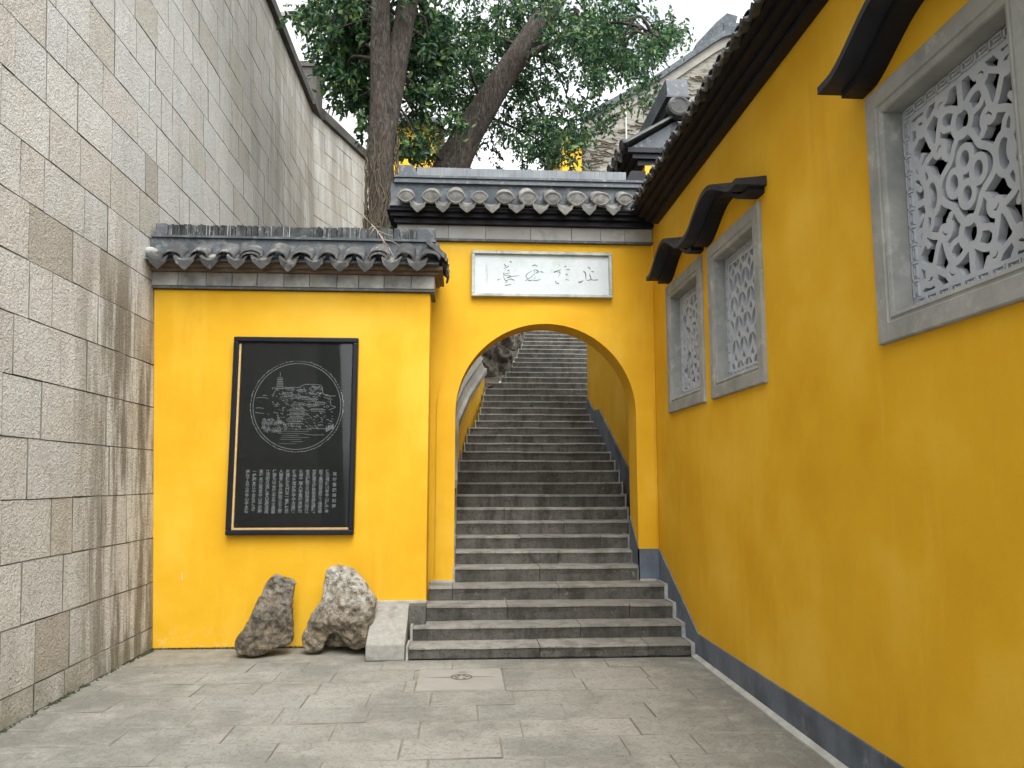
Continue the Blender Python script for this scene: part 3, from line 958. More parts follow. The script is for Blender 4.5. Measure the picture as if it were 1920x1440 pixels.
# ------------------------------------------------------------------ gate wall with the moon-like arch
gw = thing('gate_wall', 'yellow gate wall pierced by a round arch over the stone stairs', 'gate', (1.0, GY + 0.2, 0.56))
CX, AR, SZ = 0.995, 1.095, 2.548
GX0, GX1, GT, GB = -0.80, 2.338, 4.655, 0.0
GD = 0.42
STEP4 = 0.567
def arch_solid(mb, x0, x1, z0, z1, y0, y1, cx, r, sz, n=40, zl=None):
    zl = z0 if zl is None else zl
    mb.box(x0, cx - r, y0, y1, z0, sz)
    mb.box(cx + r, x1, y0, y1, z0, sz)
    mb.box(x0, cx - r, y0, y1, sz, z1)
    mb.box(cx + r, x1, y0, y1, sz, z1)
    for k in range(n):
        a0, a1 = math.pi - math.pi * k / n, math.pi - math.pi * (k + 1) / n
        xa, xb = cx + r * math.cos(a0), cx + r * math.cos(a1)
        za, zb = sz + r * math.sin(a0), sz + r * math.sin(a1)
        mb.add([(xa, y0, za), (xb, y0, zb), (xb, y0, z1), (xa, y0, z1), (xa, y1, za), (xb, y1, zb), (xb, y1, z1), (xa, y1, z1)],
               [(0, 1, 2, 3), (5, 4, 7, 6), (0, 4, 5, 1), (2, 6, 7, 3)])
g = MB()
arch_solid(g, GX0, GX1, GB, GT, GY, GY + GD, CX, AR, SZ)
part('plaster_wall', g, M['stucco'], gw)
# slightly raised band round the opening
s = MB()
n = 48
R1, PRD = 1.315, 0.020
ring = []
for k in range(n + 1):
    a = math.pi - math.pi * k / n
    ring.append((CX + (AR - 0.002) * math.cos(a), SZ + (AR - 0.002) * math.sin(a), CX + R1 * math.cos(a), SZ + R1 * math.sin(a)))
ring = [(CX - AR + 0.002, STEP4 + 0.002, CX - R1, STEP4 + 0.002)] + ring + [(CX + AR - 0.002, STEP4 + 0.002, CX + R1, STEP4 + 0.002)]
for i in range(len(ring) - 1):
    a, b = ring[i], ring[i + 1]
    yf, yb = GY - PRD, GY + 0.03
    s.add([(a[0], yf, a[1]), (a[2], yf, a[3]), (b[2], yf, b[3]), (b[0], yf, b[1]), (a[0], yb, a[1]), (a[2], yb, a[3]), (b[2], yb, b[3]), (b[0], yb, b[1])],
          [(0, 3, 2, 1), (1, 2, 6, 5), (0, 4, 7, 3)])
part('arch_surround', s, M['stucco'], gw)
# frieze
mo = MB(); mo.box(GX0 - 0.02, 2.336, GY - 0.055, GY + GD + 0.055, 4.658, 4.684)
part('string_course', mo, M['slate'], gw)
fx = GX0 - 0.03
for wd in (0.62, 0.45, 0.55, 0.50, 0.36, 0.30, 0.345):
    w1 = wd * (2.334 - GX0 + 0.03) / 3.125
    me = piece('frieze_brick', w1 - 0.004, GD + 0.1, 0.165, 0.004, M['frieze_pale'], seed=int(fx * 100) + 77, rough=0.001)
    link('frieze_brick', me, gw, (fx + w1 / 2, GY - 0.05, 4.768))
    fx += w1
c = MB()
c.box(GX0 - 0.06, 2.332, GY - 0.12, GY + GD + 0.12, 4.854, 4.910)
c.box(GX0 - 0.10, 2.330, GY - 0.19, GY + GD + 0.19, 4.913, 4.960)
c.box(GX0 - 0.14, 2.328, GY - 0.25, GY + GD + 0.25, 4.963, 4.998)
part('corbel_course', c, M['black'], gw)
c = MB()
c.prism([(GY - 0.29, 5.002), (GY - 0.16, 5.08), (GY - 0.16, 5.325), (GY + GD + 0.16, 5.325), (GY + GD + 0.16, 5.08), (GY + GD + 0.29, 5.002)], 'x', GX0 - 0.10, 2.25)
part('cap_core', c, M['ridge'], gw)
SG = R(32)
cov_g = cover_mesh('disc', 0.22, SG, M['tile_pale'])
drp_g = drip_mesh(0.20, SG, M['tile_pale'], 0.105, 0.135)
roof_run(gw, (-0.70, GY - 0.36, 5.075), (0.292, 0, 0.003), 10, 0, cov_g, drp_g, 0.0, -0.055, 0.01, 0.006, True)
rm = MB()
rm.box(GX0 - 0.06, 2.28, GY - 0.205, GY + GD + 0.205, 5.328, 5.358)
rm.box(GX0 - 0.05, 2.28, GY - 0.185, GY + GD + 0.185, 5.361, 5.388, 1)
rm.box(GX0 - 0.06, 2.28, GY - 0.215, GY + GD + 0.215, 5.391, 5.418)
part('ridge_moulding', rm, [M['slate'], M['ridge_pale']], gw)
rt = MB()
x = GX0 + 0.20
while x < 2.02:
    t = float(rng.uniform(0.016, 0.026)); o_ = float(rng.uniform(-0.003, 0.003))
    rt.box(x, x + t, GY - 0.02 + o_, GY + GD + 0.02, 5.42, 5.60 + float(rng.uniform(-0.002, 0.002)))
    x += t + 0.0012
part('ridge_tiles', rt, M['ridge_pale'], gw, kind='stuff')
e = MB()
e.prism([(GX0 - 0.02, 5.421), (GX0 + 0.245, 5.421), (GX0 + 0.155, 5.612), (GX0 - 0.02, 5.612)], 'y', GY - 0.045, GY + GD + 0.045)
part('ridge_end', e, M['slate'], gw)
e = MB()
e.prism([(2.00, 5.421), (2.27, 5.421), (2.27, 5.612), (2.08, 5.612)], 'y', GY - 0.045, GY + GD + 0.045)
part('ridge_end', e, M['black'], gw)
# blue-grey plinth on the right pier and along the jamb
p = MB()
p.box(CX + AR - 0.012, 2.325, GY - 0.034, GY - 0.017, STEP4 + 0.004, 0.935)
p.add([(CX + AR - 0.012, GY - 0.034, STEP4 + 0.004), (CX + AR - 0.012, GY + GD, STEP4 + 0.004), (CX + AR - 0.012, GY + GD, 1.30), (CX + AR - 0.012, GY - 0.034, 0.935),
       (CX + AR + 0.004, GY - 0.034, STEP4 + 0.004), (CX + AR + 0.004, GY + GD, STEP4 + 0.004), (CX + AR + 0.004, GY + GD, 1.30), (CX + AR + 0.004, GY - 0.034, 0.935)],
      [(3, 2, 1, 0), (0, 4, 7, 3), (3, 7, 6, 2), (1, 2, 6, 5)])
part('plinth', p, M['plinth'], gw)

# ------------------------------------------------------------------ marble name board over the arch
nb = thing('name_board', 'white marble name board with four brush characters above the arch', 'plaque', (0.95, GY, 4.25))
bx0, bx1, bz0, bz1 = 0.085, 1.815, 3.965, 4.535
b = MB(); b.box(bx0 + 0.03, bx1 - 0.03, GY - 0.035, GY - 0.002, bz0 + 0.03, bz1 - 0.03)
part('marble_slab', b, M['marble'], nb)
fw, fd = 0.038, 0.075
for nm, (xa, xb, za, zb) in dict(a=(bx0, bx1, bz1 - fw, bz1), b=(bx0, bx1, bz0, bz0 + fw), c=(bx0, bx0 + fw, bz0 + fw + .001, bz1 - fw - .001), d=(bx1 - fw, bx1, bz0 + fw + .001, bz1 - fw - .001)).items():
    f = MB(); f.box(xa, xb, GY - fd, GY - 0.001, za, zb)
    bevel(part('frame_bar', f, M['marble_frame'], nb), 0.005)
# brush strokes, drawn in the pixels of an enlarged view and laid on the slab
def stroke(mb, pts, ws, X, Z, yf):
    """tapered flat ribbon"""
    P = [Vector((X(p[0]), 0, Z(p[1]))) for p in pts]
    # smooth by subdividing (Catmull-Rom)
    Q, Wd = [], []
    for i in range(len(P) - 1):
        p0, p1, p2, p3 = P[max(i - 1, 0)], P[i], P[i + 1], P[min(i + 2, len(P) - 1)]
        for s_ in range(5):
            t = s_ / 5
            Q.append(0.5 * ((2 * p1) + (p2 - p0) * t + (2 * p0 - 5 * p1 + 4 * p2 - p3) * t * t + (3 * p1 - p0 - 3 * p2 + p3) * t ** 3))
            Wd.append(ws[i] * (1 - t) + ws[i + 1] * t)
    Q.append(P[-1]); Wd.append(ws[-1])
    vs = []
    for i, q in enumerate(Q):
        t = (Q[min(i + 1, len(Q) - 1)] - Q[max(i - 1, 0)])
        t = t.normalized() if t.length > 1e-9 else Vector((1, 0, 0))
        nrm = Vector((-t.z, 0, t.x))
        a, b_ = q + nrm * Wd[i] / 2, q - nrm * Wd[i] / 2
        vs += [(a.x, yf, a.z), (b_.x, yf, b_.z)]
    mb.add(vs, [(2 * i, 2 * i + 1, 2 * i + 3, 2 * i + 2) for i in range(len(Q) - 1)])
kx_ = (bx1 - bx0) / (1772 - 150); kz_ = (bz1 - bz0) / (682 - 150)
Xs = lambda x: bx0 + (x - 150) * kx_
Zs = lambda y: bz1 - (y - 150) * kz_
chars = [
 # shan
 [([(590, 262), (612, 280)], [26, 8]), ([(522, 296), (545, 325)], [8, 22]), ([(520, 350), (555, 335), (578, 318)], [6, 12, 16]), ([(562, 368), (585, 378)], [18, 14]),
  ([(525, 392), (515, 420), (545, 408), (590, 402)], [8, 9, 8, 7]), ([(518, 432), (560, 428), (600, 440), (560, 458), (610, 440), (705, 432)], [6, 8, 9, 14, 10, 4]),
  ([(515, 440), (530, 480), (552, 492), (565, 480)], [6, 10, 14, 6]), ([(572, 482), (600, 470), (640, 488)], [5, 12, 14]), ([(442, 488), (485, 470)], [14, 3]),
  ([(535, 548), (570, 540), (605, 532)], [14, 10, 8]), ([(530, 515), (565, 505)], [6, 5])],
 # zhi
 [([(845, 315), (880, 302), (908, 320)], [10, 16, 12]), ([(868, 360), (895, 362), (918, 380), (885, 402)], [9, 14, 20, 8]), ([(868, 362), (872, 395)], [12, 6]),
  ([(850, 368), (800, 400), (775, 430), (785, 455), (810, 462), (850, 430), (880, 400)], [6, 10, 12, 10, 9, 7, 6]), ([(765, 490), (790, 478), (825, 488), (845, 478)], [6, 12, 16, 6]),
  ([(845, 478), (890, 485), (945, 470)], [6, 12, 5]), ([(872, 465), (885, 440)], [10, 5]), ([(940, 380), (985, 388)], [18, 5])],
 # yu
 [([(1158, 288), (1158, 302)], [6, 4]), ([(1095, 385), (1130, 372), (1185, 350)], [16, 20, 4]), ([(1165, 372), (1170, 400)], [18, 12]), ([(1150, 378), (1140, 395)], [8, 4]),
  ([(1168, 405), (1150, 440)], [8, 3]), ([(1118, 482), (1122, 505), (1158, 520)], [10, 12, 12]), ([(1222, 322), (1242, 306)], [12, 16]), ([(1238, 348), (1282, 350)], [7, 14]),
  ([(1235, 402), (1262, 415)], [18, 10]), ([(1235, 465), (1272, 476)], [10, 8])],
 # zhi (stop)
 [([(1498, 315), (1525, 340)], [20, 12]), ([(1535, 368), (1565, 372)], [14, 18]), ([(1442, 366), (1466, 390), (1470, 450), (1476, 466)], [16, 22, 10, 4]), ([(1380, 496), (1405, 496), (1440, 476)], [16, 24, 6]),
  ([(1515, 392), (1518, 420), (1528, 460), (1480, 476)], [5, 18, 14, 8]), ([(1525, 462), (1570, 468), (1608, 464)], [10, 10, 20])]]
for ch in chars:
    ce = bpy.data.objects.new('character', None)
    COL.objects.link(ce)
    ce.empty_display_size = 0.05
    ce.parent = nb
    ce.matrix_parent_inverse = Matrix.Translation(-Vector(ORIG[nb.name]))
    for q, (pts, ws) in enumerate(ch):
        mb = MB()
        stroke(mb, pts, [w_ * kx_ * 0.72 for w_ in ws], Xs, Zs, GY - 0.0368 - 0.0002 * q)
        so = link('stroke', mb.mesh('stroke', M['ink']), None)
        so.parent = ce
mb = MB()
for k in range(7):
    yy = 315 + k * 30
    for q in range(3):
        x0_ = 318 + random.uniform(-14, 10); 
        stroke(mb, [(x0_, yy + q * 8), (x0_ + random.uniform(10, 30), yy + q * 8 + random.uniform(-6, 8))], [5 * kx_, 7 * kx_], Xs, Zs, GY - 0.0366)
for yy in (258, 282, 304):
    stroke(mb, [(1622, yy), (1650, yy + 3)], [8 * kx_, 7 * kx_], Xs, Zs, GY - 0.0366)
part('signature', mb, M['ink_faint'], nb, kind='stuff')

# ------------------------------------------------------------------ engraved black panel
ep = thing('engraved_panel', 'black framed stone tablet engraved with a temple hill and script', 'plaque', (-1.83, PY, 1.16))
ex0, ex1, ez0, ez1 = -2.505, -1.165, 1.165, 3.30
fw, fd = 0.054, 0.085
for xa, xb, za, zb in ((ex0, ex1, ez1 - fw, ez1), (ex0, ex1, ez0, ez0 + fw), (ex0, ex0 + fw, ez0 + fw + .001, ez1 - fw - .001), (ex1 - fw, ex1, ez0 + fw + .001, ez1 - fw - .001)):
    f = MB(); f.box(xa, xb, PY - fd, PY - 0.002, za, zb)
    bevel(part('frame_bar', f, M['frame_black'], ep), 0.010, 2)
ix0, ix1, iz0, iz1 = ex0 + fw + 0.002, ex1 - fw - 0.002, ez0 + fw + 0.002, ez1 - fw - 0.002
lw = 0.020
for xa, xb, za, zb in ((ix0, ix1, iz1 - lw, iz1), (ix0, ix1, iz0, iz0 + lw), (ix0, ix0 + lw, iz0 + lw + .001, iz1 - lw - .001), (ix1 - lw, ix1, iz0 + lw + .001, iz1 - lw - .001)):
    thin = za > 3.0 or xa > -1.4
    f = MB(); f.box(xa if not (thin and xa > -1.4) else xb - 0.006, xb, PY - 0.055, PY - 0.002, za if za < 3.0 else zb - 0.006, zb)
    part('liner_bar', f, M['frame_black'] if thin else M['gold'], ep)  # top and right liner coloured black in place of shade on the gold
f = MB(); f.box(ix0 + lw + .001, ix1 - .008, PY - 0.030, PY - 0.003, iz0 + lw + .001, iz1 - .008)
part('stone_slab', f, M['slab_black'], ep)
f = MB(); f.box(ix0 + lw + .0015, ix1 - .0085, PY - 0.050, PY - 0.046, iz0 + lw + .0015, iz1 - .0085)
part('glass_pane', f, M['glass'], ep)
YE = PY - 0.0312
eg = MB()
ccx, ccz, cr = -1.812, 2.545, 0.505
I = lambda v: v
def line(pts, w, closed=False, yy=None):
    stroke(eg, pts, [w] * len(pts), I, I, YE if yy is None else yy)
def circ(r, w, n=56, brk=0):
    pts = [(ccx + r * math.cos(2 * math.pi * k / n), ccz + r * math.sin(2 * math.pi * k / n)) for k in range(n + 1)]
    line(pts, w)
def ring2(r, w0, n=90):
    for k in range(n):
        a0, a1 = 2 * math.pi * k / n, 2 * math.pi * (k + random.uniform(.5, 1.0)) / n
        rr = r + random.uniform(-.003, .003)
        line([(ccx + rr * math.cos(a), ccz + rr * math.sin(a)) for a in (a0, (a0 + a1) / 2, a1)], w0 * random.uniform(.6, 1.3))
circ(0.470, 0.007); ring2(0.497, 0.008)
# pictured in the pixels of an enlarged view: centre (712,738), radius 640 -> 0.470 m
ek = 0.470 / 640
PX = lambda x: ccx + (x - 712) * ek
PZ = lambda y: ccz - (y - 738) * ek
def eline(pts, w=0.005):
    stroke(eg, pts, [w] * len(pts), PX, PZ, YE - 0.0001 * random.random())
# pagoda
eline([(450, 235), (450, 310)], 0.006)
for k in range(7):
    yy = 318 + k * 26
    hw = 30 + k * 2.5
    eline([(450 - hw - 10, yy + 6), (450 - hw, yy), (450 + hw, yy), (450 + hw + 10, yy + 6)], 0.006)
    eline([(450 - hw + 6, yy), (450 - hw + 6, yy + 24)], 0.004); eline([(450 + hw - 6, yy), (450 + hw - 6, yy + 24)], 0.004); eline([(450, yy + 4), (450, yy + 20)], 0.004)
# halls
def hall(x, y, w, h):
    eline([(x - w * .62, y + 8), (x - w * .45, y - 2), (x + w * .45, y - 2), (x + w * .62, y + 8)], 0.005)
    eline([(x - w * .4, y - h * .35), (x + w * .4, y - h * .35)], 0.005)
    eline([(x - w * .4, y - h * .35), (x - w * .5, y)], 0.004); eline([(x + w * .4, y - h * .35), (x + w * .5, y)], 0.004)
    k = max(3, int(w / 26))
    for i in range(k + 1):
        xx = x - w * .42 + w * .84 * i / k
        eline([(xx, y + 4), (xx, y + h * .5)], 0.003)
    eline([(x - w * .45, y + h * .5), (x + w * .45, y + h * .5)], 0.004)
for a in ((560, 560, 150, 70), (690, 590, 150, 60), (820, 610, 130, 50), (725, 720, 170, 90), (720, 800, 250, 60), (715, 865, 240, 50), (700, 930, 230, 60), (690, 1000, 210, 80), (930, 640, 150, 50), (1050, 690, 150, 50), (930, 720, 160, 40), (1010, 790, 200, 44), (600, 480, 110, 40), (770, 500, 120, 40)):
    hall(*a)
# hill outline, trees and rocks
eline([(350, 600), (380, 520), (420, 480), (520, 470), (640, 455), (720, 460), (800, 420), (900, 410), (1060, 430), (1085, 540), (1180, 580), (1275, 580)], 0.006)
eline([(1090, 560), (1170, 575), (1200, 650), (1210, 720), (1275, 750), (1180, 790)], 0.006)
for k in range(230):
    x0_, y0_ = random.uniform(190, 1220), random.uniform(460, 1090)
    if (x0_ < 330 and y0_ < 840) or (x0_ > 1080 and y0_ < 560): continue
    l = random.uniform(14, 42)
    eline([(x0_, y0_), (x0_ + l * .4, y0_ - random.uniform(-6, 16)), (x0_ + l * .8, y0_ + random.uniform(-6, 10)), (x0_ + l * 1.1, y0_ + random.uniform(0, 18))], random.choice([0.003, 0.004, 0.0055]))
for k in range(46):
    x0_, y0_ = random.uniform(880, 1070), random.uniform(430, 560)
    eline([(x0_ - 12, y0_ + 8), (x0_, y0_ - 6), (x0_ + 12, y0_ + 6)], 0.004)
for k in range(60):
    x0_, y0_ = random.uniform(220, 560), random.uniform(930, 1120)
    eline([(x0_ - 20, y0_ + 10), (x0_, y0_ - 14), (x0_ + 18, y0_ + 4), (x0_ + 6, y0_ + 20)], random.choice([0.004, 0.006]))
eline([(110, 620), (190, 612), (290, 625)], 0.005); eline([(200, 580), (265, 580)], 0.006); eline([(105, 835), (240, 850)], 0.006); eline([(110, 770), (160, 765), (230, 775)], 0.006)
for k in range(8):
    yy = 1080 + k * 30
    hwid = math.sqrt(max(0, 600 ** 2 - (yy - 738) ** 2)) * random.uniform(.3, .75)
    xo = random.uniform(-160, 40)
    eline([(712 + xo - hwid * .8, yy), (712 + xo, yy + random.uniform(-4, 8)), (712 + xo + hwid * .8, yy + 4)], 0.0035)
eline([(830, 1150), (960, 1165), (1120, 1160)], 0.005); eline([(860, 1065), (1160, 1070)], 0.006)
for k in range(16):
    x0_ = 1150 + k * 7
    eline([(x0_, 1120 - k * 4), (x0_ + random.uniform(-10, 14), 1040 - k * 2 + random.uniform(-20, 10))], 0.006)
part('engraved_picture', eg, M['engrave'], ep)
# script in columns, read from the right
cols = ["東坡雲韻碑刻圖", "佛印禪師川有金山講席本", "松下真宗前宣慰江上緣增修", "慈航高文代後宗有詩編輯舊", "有天龍眼五大明神源山河江", "但得平陽人李嘉相逢詩剎", "雄偉何壇妙勝寺中古無敵", "與禪師海天閣有一事往來西", "人歌金佛得月舞明江北土國", "傳得名山三百餘年古今不盡書", "江河明月滿樓吳人留題處處", "東望長江萬里金山寺前圖", "一峰獨立江中古名浮玉平", "歲在丁丑三月金山寺立石"]
zt, zb = 1.862, 1.398
for k, s_ in enumerate(cols):
    cu = bpy.data.curves.new('inscription_column', 'FONT')
    cu.body = '\n'.join(s_)
    H_ = (zt - zb) if k else 0.40
    cu.space_line = 1.0
    pitch = H_ / len(s_)
    cu.size = 0.043
    cu.space_line = pitch / 0.043
    cu.align_x = 'CENTER'
    cu.resolution_u = 1
    cu.offset = 0.0011
    cu.materials.append(M['engrave_text'])
    x_ = -1.385 if k == 0 else -1.462 - (k - 1) * 0.0705
    z_ = (1.835 if k == 0 else zt) - 0.040
    fo = bpy.data.objects.new('lettering', cu)
    COL.objects.link(fo)
    me = bpy.data.meshes.new_from_object(fo.evaluated_get(bpy.context.evaluated_depsgraph_get()))
    bpy.data.objects.remove(fo)
    me.name = 'inscription_column'
    if not me.materials: me.materials.append(M['engrave_text'])
    o = link('inscription_column', me, ep, (x_, YE - 0.0004, z_), (R(90), 0, 0))
    o['kind'] = 'stuff'

# ------------------------------------------------------------------ staircase
st = thing('staircase', 'long flight of worn grey stone steps climbing through the arch', 'stairs', (0.9, 7.8, 0))
RUN = 0.33
Zs_ = [0.120, 0.258, 0.412, 0.567, 0.735, 0.885, 1.045, 1.208, 1.370, 1.540, 1.712, 1.885, 2.045, 2.193, 2.345, 2.495, 2.638, 2.780, 2.928, 3.075, 3.227, 3.386, 3.550, 3.708, 3.867, 4.027, 4.182, 4.338, 4.490, 4.645, 4.805, 4.955, 5.110, 5.260, 5.409]
while len(Zs_) < 44:
    Zs_.append(Zs_[-1] + 0.153)
LX = {1: -0.52, 2: -0.50, 3: -0.485, 4: -0.375, 5: -0.085, 12: -0.085, 13: -0.05, 14: -0.02, 15: 0.03, 16: 0.07, 17: 0.11, 18: 0.22, 19: 0.28, 20: 0.32, 21: 0.36, 22: 0.39, 23: 0.43, 24: 0.48, 25: 0.78, 26: 0.90, 27: 1.01, 28: 1.08, 29: 1.15, 30: 1.23, 31: 1.29, 32: 1.38, 33: 1.43, 34: 1.49, 35: 1.53, 44: 1.95}
RX = {1: 2.285, 2: 2.285, 3: 2.285, 4: 2.285, 5: 2.07, 6: 2.072, 7: 2.10, 8: 2.19, 9: 2.24, 10: 2.28, 12: 2.33, 16: 2.335, 18: 2.305, 20: 2.27, 21: 3.6, 44: 3.6}
def interp(d, n):
    ks = sorted(d)
    return float(np.interp(n, ks, [d[k] for k in ks]))
edges = []
def step_y(n):
    return 7.82 + (n - 1) * RUN + (0.05 if n >= 5 else 0.0)
def rough_front(mb, x0, x1, y0, y1, z0, z1, seed):
    """slab with an uneven hammer-dressed front and a worn nosing; material 0 front, 1 top"""
    nxs = max(3, int((x1 - x0) / 0.09))
    r_ = random.Random(seed)
    prof = [(0.012, 0.0), (0.0, 0.12), (0.0, 0.55), (-0.006, 0.80), (-0.014, 0.86), (-0.012, 0.97), (0.004, 1.0)]
    n0 = len(mb.v)
    k = len(prof)
    for i in range(nxs + 1):
        x = x0 + (x1 - x0) * i / nxs
        for q, (dy, t) in enumerate(prof):
            nn = mnoise.noise(Vector((x * 6, seed * 3.1 + t * 2.5, t * 4)))
            jj = nn * (0.012 if 0.05 < t < 0.75 else 0.005)
            zz = z0 + (z1 - z0) * t + (mnoise.noise(Vector((x * 2.2, seed * 1.7, 5))) * 0.006 if t > 0.7 else 0)
            mb.v.append((x, y0 + dy + jj, zz))
        mb.v.append((x, y1, z1 + mnoise.noise(Vector((x * 2.2, seed * 1.7, 9))) * 0.003))
        mb.v.append((x, y1, z0))
    kk = k + 2
    for i in range(nxs):
        a = n0 + i * kk
        for q in range(kk - 1):
            mb.f.append((a + q, a + kk + q, a + kk + q + 1, a + q + 1)); mb.mi.append(1 if q >= 4 and q < kk - 2 else 0)
    mb.f.append(tuple(n0 + q for q in range(kk))); mb.mi.append(0)
    b_ = n0 + nxs * kk
    mb.f.append(tuple(b_ + q for q in range(kk))[::-1]); mb.mi.append(0)
joints = {1: [0.46, 0.845], 2: [0.62], 3: [0.35, 0.83], 4: [0.10, 0.55], 5: [0.46], 6: [0.58], 7: [0.37, 0.84], 8: [0.62], 9: [0.28], 10: [0.55], 11: [0.72]}
for n in range(1, 45):
    x0, x1 = interp(LX, n), interp(RX, n)
    y0 = step_y(n); y1 = step_y(n + 1) + 0.06
    if n == 4: y1 = step_y(5) + 0.06
    z1 = Zs_[n - 1]; z0 = (Zs_[n - 2] if n > 1 else 0.0) + 0.001
    if n > 1: z0 -= 0.02
    js = joints.get(n) or sorted(random.uniform(0.2, 0.8) for _ in range(1 if n > 24 else random.choice([1, 1, 2])))
    xs = [x0] + [x0 + (x1 - x0) * j for j in js] + [x1]
    for a, b_ in zip(xs[:-1], xs[1:]):
        if b_ - a < 0.06: continue
        mb = MB()
        rough_front(mb, a + 0.003, b_ - 0.003, y0 + random.uniform(-.005, .005), y1, z0, z1 + random.uniform(-.003, .003), n * 7 + a)
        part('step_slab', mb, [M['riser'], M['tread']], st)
# rubble core under the flight, mortar edging along both sides
fill = MB()
for n in range(1, 45):
    x0, x1 = interp(LX, n), interp(RX, n)
    fill.box(x0 + 0.02, x1 - 0.02, step_y(n) + 0.05, step_y(n + 1) + 0.045, -0.03, Zs_[n - 1] - 0.05)
part('rubble_core', fill, M['riser'], st)
def edging(side, n0, n1, w=0.028):
    mb = MB()
    for n in range(n0, n1 + 1):
        x = interp(LX if side < 0 else RX, n)
        xa, xb = (x - w, x - 0.001) if side < 0 else (x + 0.001, x + w)
        z1 = Zs_[n - 1] + 0.010; z0 = Zs_[n - 2] - 0.01 if n > 1 else 0.0
        mb.box(xa, xb, step_y(n) - 0.022, step_y(n) + 0.045, z0, z1 + 0.001)
        mb.box(xa, xb, step_y(n) + 0.046, step_y(n + 1) - 0.023, z1 - 0.05, z1)
    return mb
part('mortar_edge', edging(-1, 5, 40, 0.02), M['edge_mortar'], st, kind='stuff')
part('mortar_edge', edging(1, 1, 4, 0.045), M['edge_mortar'], st, kind='stuff')
part('mortar_edge', edging(1, 5, 19, 0.02), M['edge_mortar'], st, kind='stuff')
part('mortar_edge', edging(-1, 1, 3, 0.025), M['edge_mortar'], st, kind='stuff')
mb = MB()
mb.box(-0.378, CX - AR + 0.01, GY - 0.045, GY - 0.018, STEP4 - 0.002, STEP4 + 0.022)
part('mortar_edge', mb, M['mortar'], st, kind='stuff')
mb = MB()
mb.box(CX + AR, 2.285, GY - 0.065, GY - 0.036, STEP4 - 0.002, STEP4 + 0.022)
part('mortar_edge', mb, M['mortar'], st, kind='stuff')
# sloping cheek block on the left
ck = MB()
ck.prism([(7.80, 0.0), (7.80, 0.155), (8.42, 0.445), (8.498, 0.455), (8.498, 0.0)], 'x', -0.935, -0.555)
bevel(part('cheek_block', ck, M['cheek'], st), 0.012, 2)
ck = MB(); ck.box(-0.935, -0.379, 8.43, 8.497, 0.448, 0.470)
part('mortar_edge', ck, M['mortar'], st)
ck = MB(); ck.box(-0.553, -0.378, 8.27, 8.497, 0.0, 0.446)
part('side_fill', ck, M['riser'], st)

# low yellow parapet with slanting stone coping left of the flight
pp = thing('stair_parapet', 'low yellow parapet with slanting grey coping left of the stairs', 'parapet', (0.1, 12.5, 2.0))
a0, a1 = Vector((-0.14, 9.64, 0)), Vector((-0.14, 11.55, 0))
pts = [(-0.125, 9.64), (-0.125, 11.5), (0.055, 13.1), (0.41, 15.25)]
def pz(y): return float(np.interp(y, [9.6, 11.2, 15.25], [1.62, 2.40, 3.86]))
mb = MB(); cp = []
for (xa, ya), (xb, yb) in zip(pts[:-1], pts[1:]):
    za, zb_ = pz(ya), pz(yb)
    mb.add([(xa, ya, 0.5), (xb, yb, 0.5), (xb, yb, zb_), (xa, ya, za), (xa - 0.32, ya, 0.5), (xb - 0.32, yb, 0.5), (xb - 0.32, yb, zb_), (xa - 0.32, ya, za)],
           [(3, 2, 1, 0), (4, 5, 6, 7), (3, 7, 6, 2), (1, 2, 6, 5), (0, 4, 7, 3)])
part('plaster_wall', mb, M['stucco'], pp)
segs = [(9.64, 10.6), (10.6, 11.5), (11.5, 12.3), (12.3, 13.1), (13.1, 14.1), (14.1, 15.25)]
for ya, yb in segs:
    ya += 0.004; yb -= 0.004
    xa, xb = (float(np.interp(q, [p[1] for p in pts], [p[0] for p in pts])) for q in (ya, yb))
    za, zb_ = pz(ya) + 0.003, pz(yb) + 0.003
    hgt = 0.40
    c = MB()
    def pr(x, z): return [(x + 0.05, z), (x + 0.055, z + 0.10), (x + 0.0, z + 0.12), (x - 0.06, z + 0.26), (x - 0.02, z + 0.30), (x - 0.10, z + hgt), (x - 0.32, z + hgt), (x - 0.36, z)]
    A = [(p[0], ya, p[1]) for p in pr(xa, za)]; B = [(p[0], yb, p[1]) for p in pr(xb, zb_)]
    k = len(A)
    c.add(A + B, [tuple(range(k)), tuple(range(2 * k - 1, k - 1, -1))] + [(i, i + k, (i + 1) % k + k, (i + 1) % k) for i in range(k)])
    part('coping_stone', c, M['coping_far'], pp)

# right-hand wall of the stairway, behind the gate, with its own tiled cap
sr = thing('stairway_wall', 'tall yellow wall with gabled tile cap behind the gate, right of the stairs', 'wall', (2.6, 12, 1.0))
SX = 2.435
SE, YE_ = 2.31, 14.15
def sxf(y): return SX + (SE - SX) * (y - 9.64) / (YE_ - 9.64)
mb = MB()
ya_ = GY + GD + 0.22
mb.add([(sxf(ya_), ya_, 0.4), (SE, YE_, 0.4), (SE + 0.5, YE_, 0.4), (SX + 0.42, ya_, 0.4), (sxf(ya_), ya_, 5.98), (SE, YE_, 5.98), (SE + 0.5, YE_, 5.98), (SX + 0.42, ya_, 5.98)],
       [(0, 4, 5, 1), (1, 5, 6, 2), (2, 6, 7, 3), (3, 7, 4, 0), (4, 7, 6, 5)])
part('plaster_wall', mb, M['stucco'], sr)
mb = MB()
loop = [(9.64, 0.6), (9.64, 1.20), (11.0, 1.90), (13.02, 2.93), (13.05, 2.955), (13.5, 2.965), (14.13, 3.27), (14.13, 0.6)]
